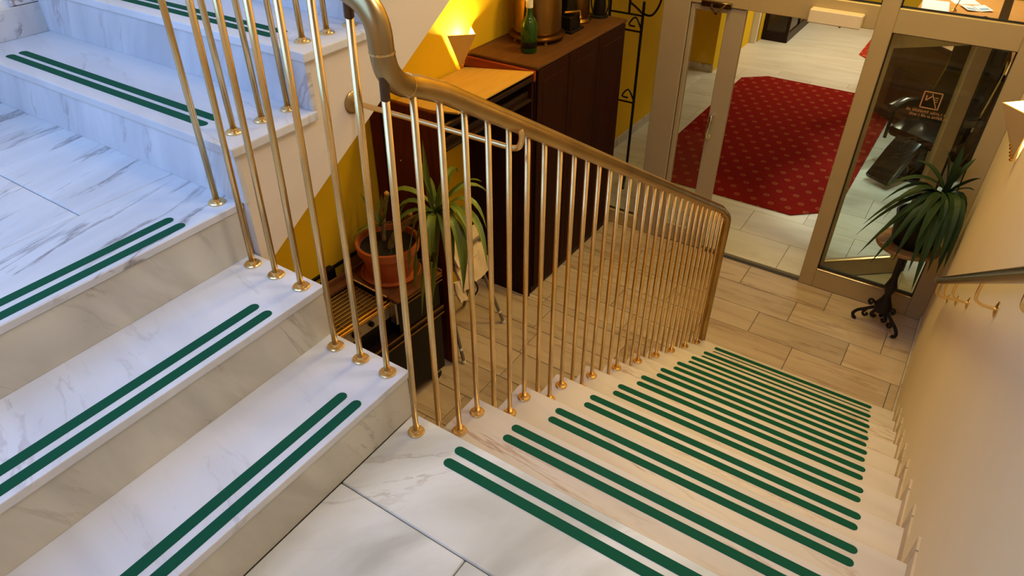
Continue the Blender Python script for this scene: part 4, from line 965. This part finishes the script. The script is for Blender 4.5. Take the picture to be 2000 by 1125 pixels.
# ------------------------------------------------------------------ wrought iron rack in the lobby
rk = empty('iron_rack', (-1.72, 4.95, F), 'tall black wrought iron rack with scrolls behind the left glass pane', 'rack')
for x in (-0.16, 0.165):
    tube('upright', [(x, 0, 0.03), (x, 0, 1.72)], 0.014, M['iron'], rk, 8)
    tube('foot', smooth_path([(x, 0, 0.05), (x + 0.02, -0.06, 0.06), (x + 0.05, -0.14, 0.03), (x + 0.08, -0.22, 0.013)], 4), 0.013, M['iron'], rk, 8)
    tube('foot', smooth_path([(x, 0, 0.05), (x - 0.01, 0.08, 0.05), (x - 0.01, 0.18, 0.013)], 4), 0.013, M['iron'], rk, 8)
for z in (0.80, 1.46, 1.60):
    tube('rung', [(-0.16, 0, z), (0.165, 0, z)], 0.009, M['iron'], rk, 8)
for z in (0.82, 1.48):
    tube('scroll', smooth_path([(0.165, 0, z), (0.10, 0, z + 0.10), (0.04, 0, z + 0.03), (0.10, 0, z + 0.02)], 4), 0.008, M['iron'], rk, 6)
tube('scroll', smooth_path([(0.03, 0, 1.70), (0.10, 0, 1.66), (0.165, 0, 1.62), (0.25, 0, 1.62), (0.31, 0, 1.72), (0.33, 0, 1.86), (0.36, 0, 1.90)], 5), 0.010, M['iron'], rk, 8)
tube('upright', [(0.03, 0, 1.60), (0.03, 0, 2.0)], 0.012, M['iron'], rk, 8)

# ------------------------------------------------------------------ lobby furniture
# dark glazed display counter at the far left
dc = empty('display_counter', (-1.64, 11.2, F), 'dark wooden display counter with glass sides along the far left lobby wall', 'counter')
for (a, b, c, d, e, f, nm, m) in ((-0.19, 0.19, -0.94, 0.94, 0.0, 0.14, 'plinth', 'darkwood'), (-0.19, 0.19, -0.94, 0.94, 1.0, 1.05, 'top', 'darkwood')):
    box(nm, a, b, c, d, e, f, M[m], dc, 0.004)
for x in (-0.165, 0.165):
    for y in (-0.915, -0.3, 0.3, 0.915): box('corner_post', x - 0.025, x + 0.025, y - 0.025, y + 0.025, 0.14, 1.0, M['darkwood'], dc, 0.003)
box('end_pane', -0.14, 0.14, -0.92, -0.914, 0.14, 1.0, M['glass'], dc, 0)
box('inner_panel', -0.15, -0.13, -0.9, 0.9, 0.14, 1.0, M['deskdark'], dc, 0.002)
box('side_pane', 0.166, 0.172, -0.9, 0.9, 0.14, 1.0, M['glass'], dc, 0)

# L-shaped reception desk seen through the fixed pane
rd = empty('reception_desk', (0.82, 7.60, F), 'brown reception desk with orange wooden top and dark red front panels in the lobby', 'desk', rz=R(-45))
box('front_panel', -0.95, 0.9, -0.03, 0.0, 0.10, 0.98, M['deskbrown'], rd, 0.004)
box('kick_board', -0.95, 0.9, -0.025, 0.0, 0.0, 0.10, M['deskdark'], rd, 0.003)
box('dark_panel', -0.70, 0.35, -0.05, -0.03, 0.16, 0.60, M['deskdark'], rd, 0.004)
box('top_board', -1.0, 1.1, -0.08, 1.2, 0.98, 1.02, M['orangewood'], rd, 0.006)
box('end_panel', -0.96, -0.92, 0.0, 1.1, 0.0, 0.98, M['deskdark'], rd, 0.004)
box('top_edge', -1.0, 1.1, -0.095, -0.08, 0.96, 1.025, M['deskdark'], rd, 0.003)
zt = F + 1.021
wg = empty('writing_desk', (0.95, 9.55, F), 'orange wooden desk strewn with papers and a brochure at the back of the lobby', 'desk')
box('top_board', -0.72, 0.75, -0.60, 0.62, 0.98, 1.02, M['orangewood'], wg, 0.006)
box('dark_inlay', 0.14, 0.24, -0.60, 0.62, 1.0205, 1.0215, M['darkwood'], wg, 0)
for x in (-0.68, 0.68): box('side_panel', x - 0.02, x + 0.02, -0.55, 0.58, 0.0, 0.98, M['deskdark'], wg, 0.004)
box('front_panel', -0.66, 0.66, -0.50, -0.47, 0.05, 0.98, M['deskbrown'], wg, 0.004)
def sheet(name, x, y, w, h, rz, m, label, cat='paper', z=zt):
    o = box(name, -w / 2, w / 2, -h / 2, h / 2, 0, 0.002, m, None, 0); o.location = (x, y, z); o.rotation_euler = (0, 0, rz); tag(o, label, cat); return o
sheet('desk_pad', 0.40, 9.34, 0.30, 0.50, 0.1, M['paper'], 'large white desk pad at the left end of the orange desk', 'desk pad')
sheet('paper_sheet', 0.68, 9.72, 0.30, 0.24, 0.4, M['paper'], 'small white paper sheet lying behind the open brochure on the orange desk')
br_ = empty('brochure', (0.83, 9.42, zt), 'open folded brochure with pale blue print on the orange desk', 'brochure', rz=0.45)
for s in (-1, 1):
    pg = box('page', s * 0.075 - 0.07, s * 0.075 + 0.07, -0.13, 0.13, 0.003, 0.005, M['paper'], br_, 0); pg.rotation_euler = (0, -s * 0.10, 0); pg.location.z += 0.008
    p2 = box('printed_block', -0.05, 0.05, -0.09, 0.0, 0.0011, 0.0017, M['print'], pg, 0)
ph = empty('pen_holder', (0.62, 9.16, zt), 'small brass pen holder with one pen at the front of the orange desk', 'pen holder')
lathe('base', [(0, 0), (0.03, 0), (0.03, 0.012), (0.012, 0.03), (0, 0.03)], M['gold'], ph, seg=14)
tube('pen', [(0, 0, 0.025), (0.03, 0.05, 0.16)], 0.005, M['ferrule'], ph, 6)

# black leather lounge chair behind the glass
ch = empty('lounge_chair', (0.87, 6.72, F), 'black glossy leather lounge chair with high curved back behind the glass sign', 'chair', rz=R(-28)); ch.scale = (0.88, 0.88, 0.98)
def pad(name, pts, w, th, m, parent, bev=0.03):
    """upholstered pad: profile in the (y,z) plane swept across x"""
    P = [Vector((0, y, z)) for y, z in pts]; top, bot = [], []
    for i, p in enumerate(P):
        d = (P[min(i + 1, len(P) - 1)] - P[max(i - 1, 0)]).normalized(); n = Vector((0, -d.z, d.y))
        e = 0.55 if i in (0, len(P) - 1) else 1.0
        top.append(p + n * th / 2 * e); bot.append(p - n * th / 2 * e)
    ring = top + bot[::-1]; bm = bmesh.new()
    cols = []
    for (x, s) in ((-w / 2, 0.7), (-w / 2 + bev, 1.0), (w / 2 - bev, 1.0), (w / 2, 0.7)):
        c = sum(ring, Vector()) / len(ring)
        cols.append([bm.verts.new(Vector((x, 0, 0)) + (q if s == 1 else (P[min(i, 2 * len(P) - 1 - i)] + (q - P[min(i, 2 * len(P) - 1 - i)]) * s))) for i, q in enumerate(ring)])
    for a in range(3):
        for i in range(len(ring)): bm.faces.new((cols[a][i], cols[a][(i + 1) % len(ring)], cols[a + 1][(i + 1) % len(ring)], cols[a + 1][i]))
    bm.faces.new(cols[0]); bm.faces.new(cols[-1])
    return finish(bm, name, m, parent, smooth=True)
pad('seat', [(-0.30, 0.44), (-0.1, 0.46), (0.15, 0.43), (0.28, 0.42)], 0.56, 0.17, M['leather'], ch)
bk = pad('backrest', [(0.24, 0.46), (0.33, 0.72), (0.42, 0.98), (0.44, 1.18), (0.40, 1.30)], 0.58, 0.16, M['leather'], ch)
tube('back_trim', smooth_path([(-0.29, 0.30, 0.50), (-0.30, 0.40, 0.90), (-0.29, 0.44, 1.16), (-0.15, 0.44, 1.31), (0.15, 0.44, 1.31), (0.29, 0.44, 1.16), (0.30, 0.40, 0.90), (0.29, 0.30, 0.50)], 5), 0.014, M['chrome'], bk, 8)
pad('headrest', [(0.34, 1.12), (0.36, 1.28), (0.35, 1.36)], 0.36, 0.10, M['leather'], ch)
for s in (-1, 1):
    ar = pad('armrest', [(-0.30, 0.66), (-0.1, 0.68), (0.2, 0.64), (0.32, 0.60)], 0.11, 0.10, M['leather'], ch); ar.location.x = s * 0.34
    tube('arm_post', [(0, -0.24, 0.62), (0, -0.24, 0.32)], 0.02, M['leather'], ar, 8)
pad('leg_rest', [(-0.30, 0.42), (-0.42, 0.30), (-0.58, 0.12), (-0.66, 0.06)], 0.30, 0.10, M['leather'], ch)
lathe('base', [(0, 0), (0.30, 0.0), (0.30, 0.03), (0.08, 0.06), (0.06, 0.34), (0, 0.34)], M['leather'], ch, seg=20)
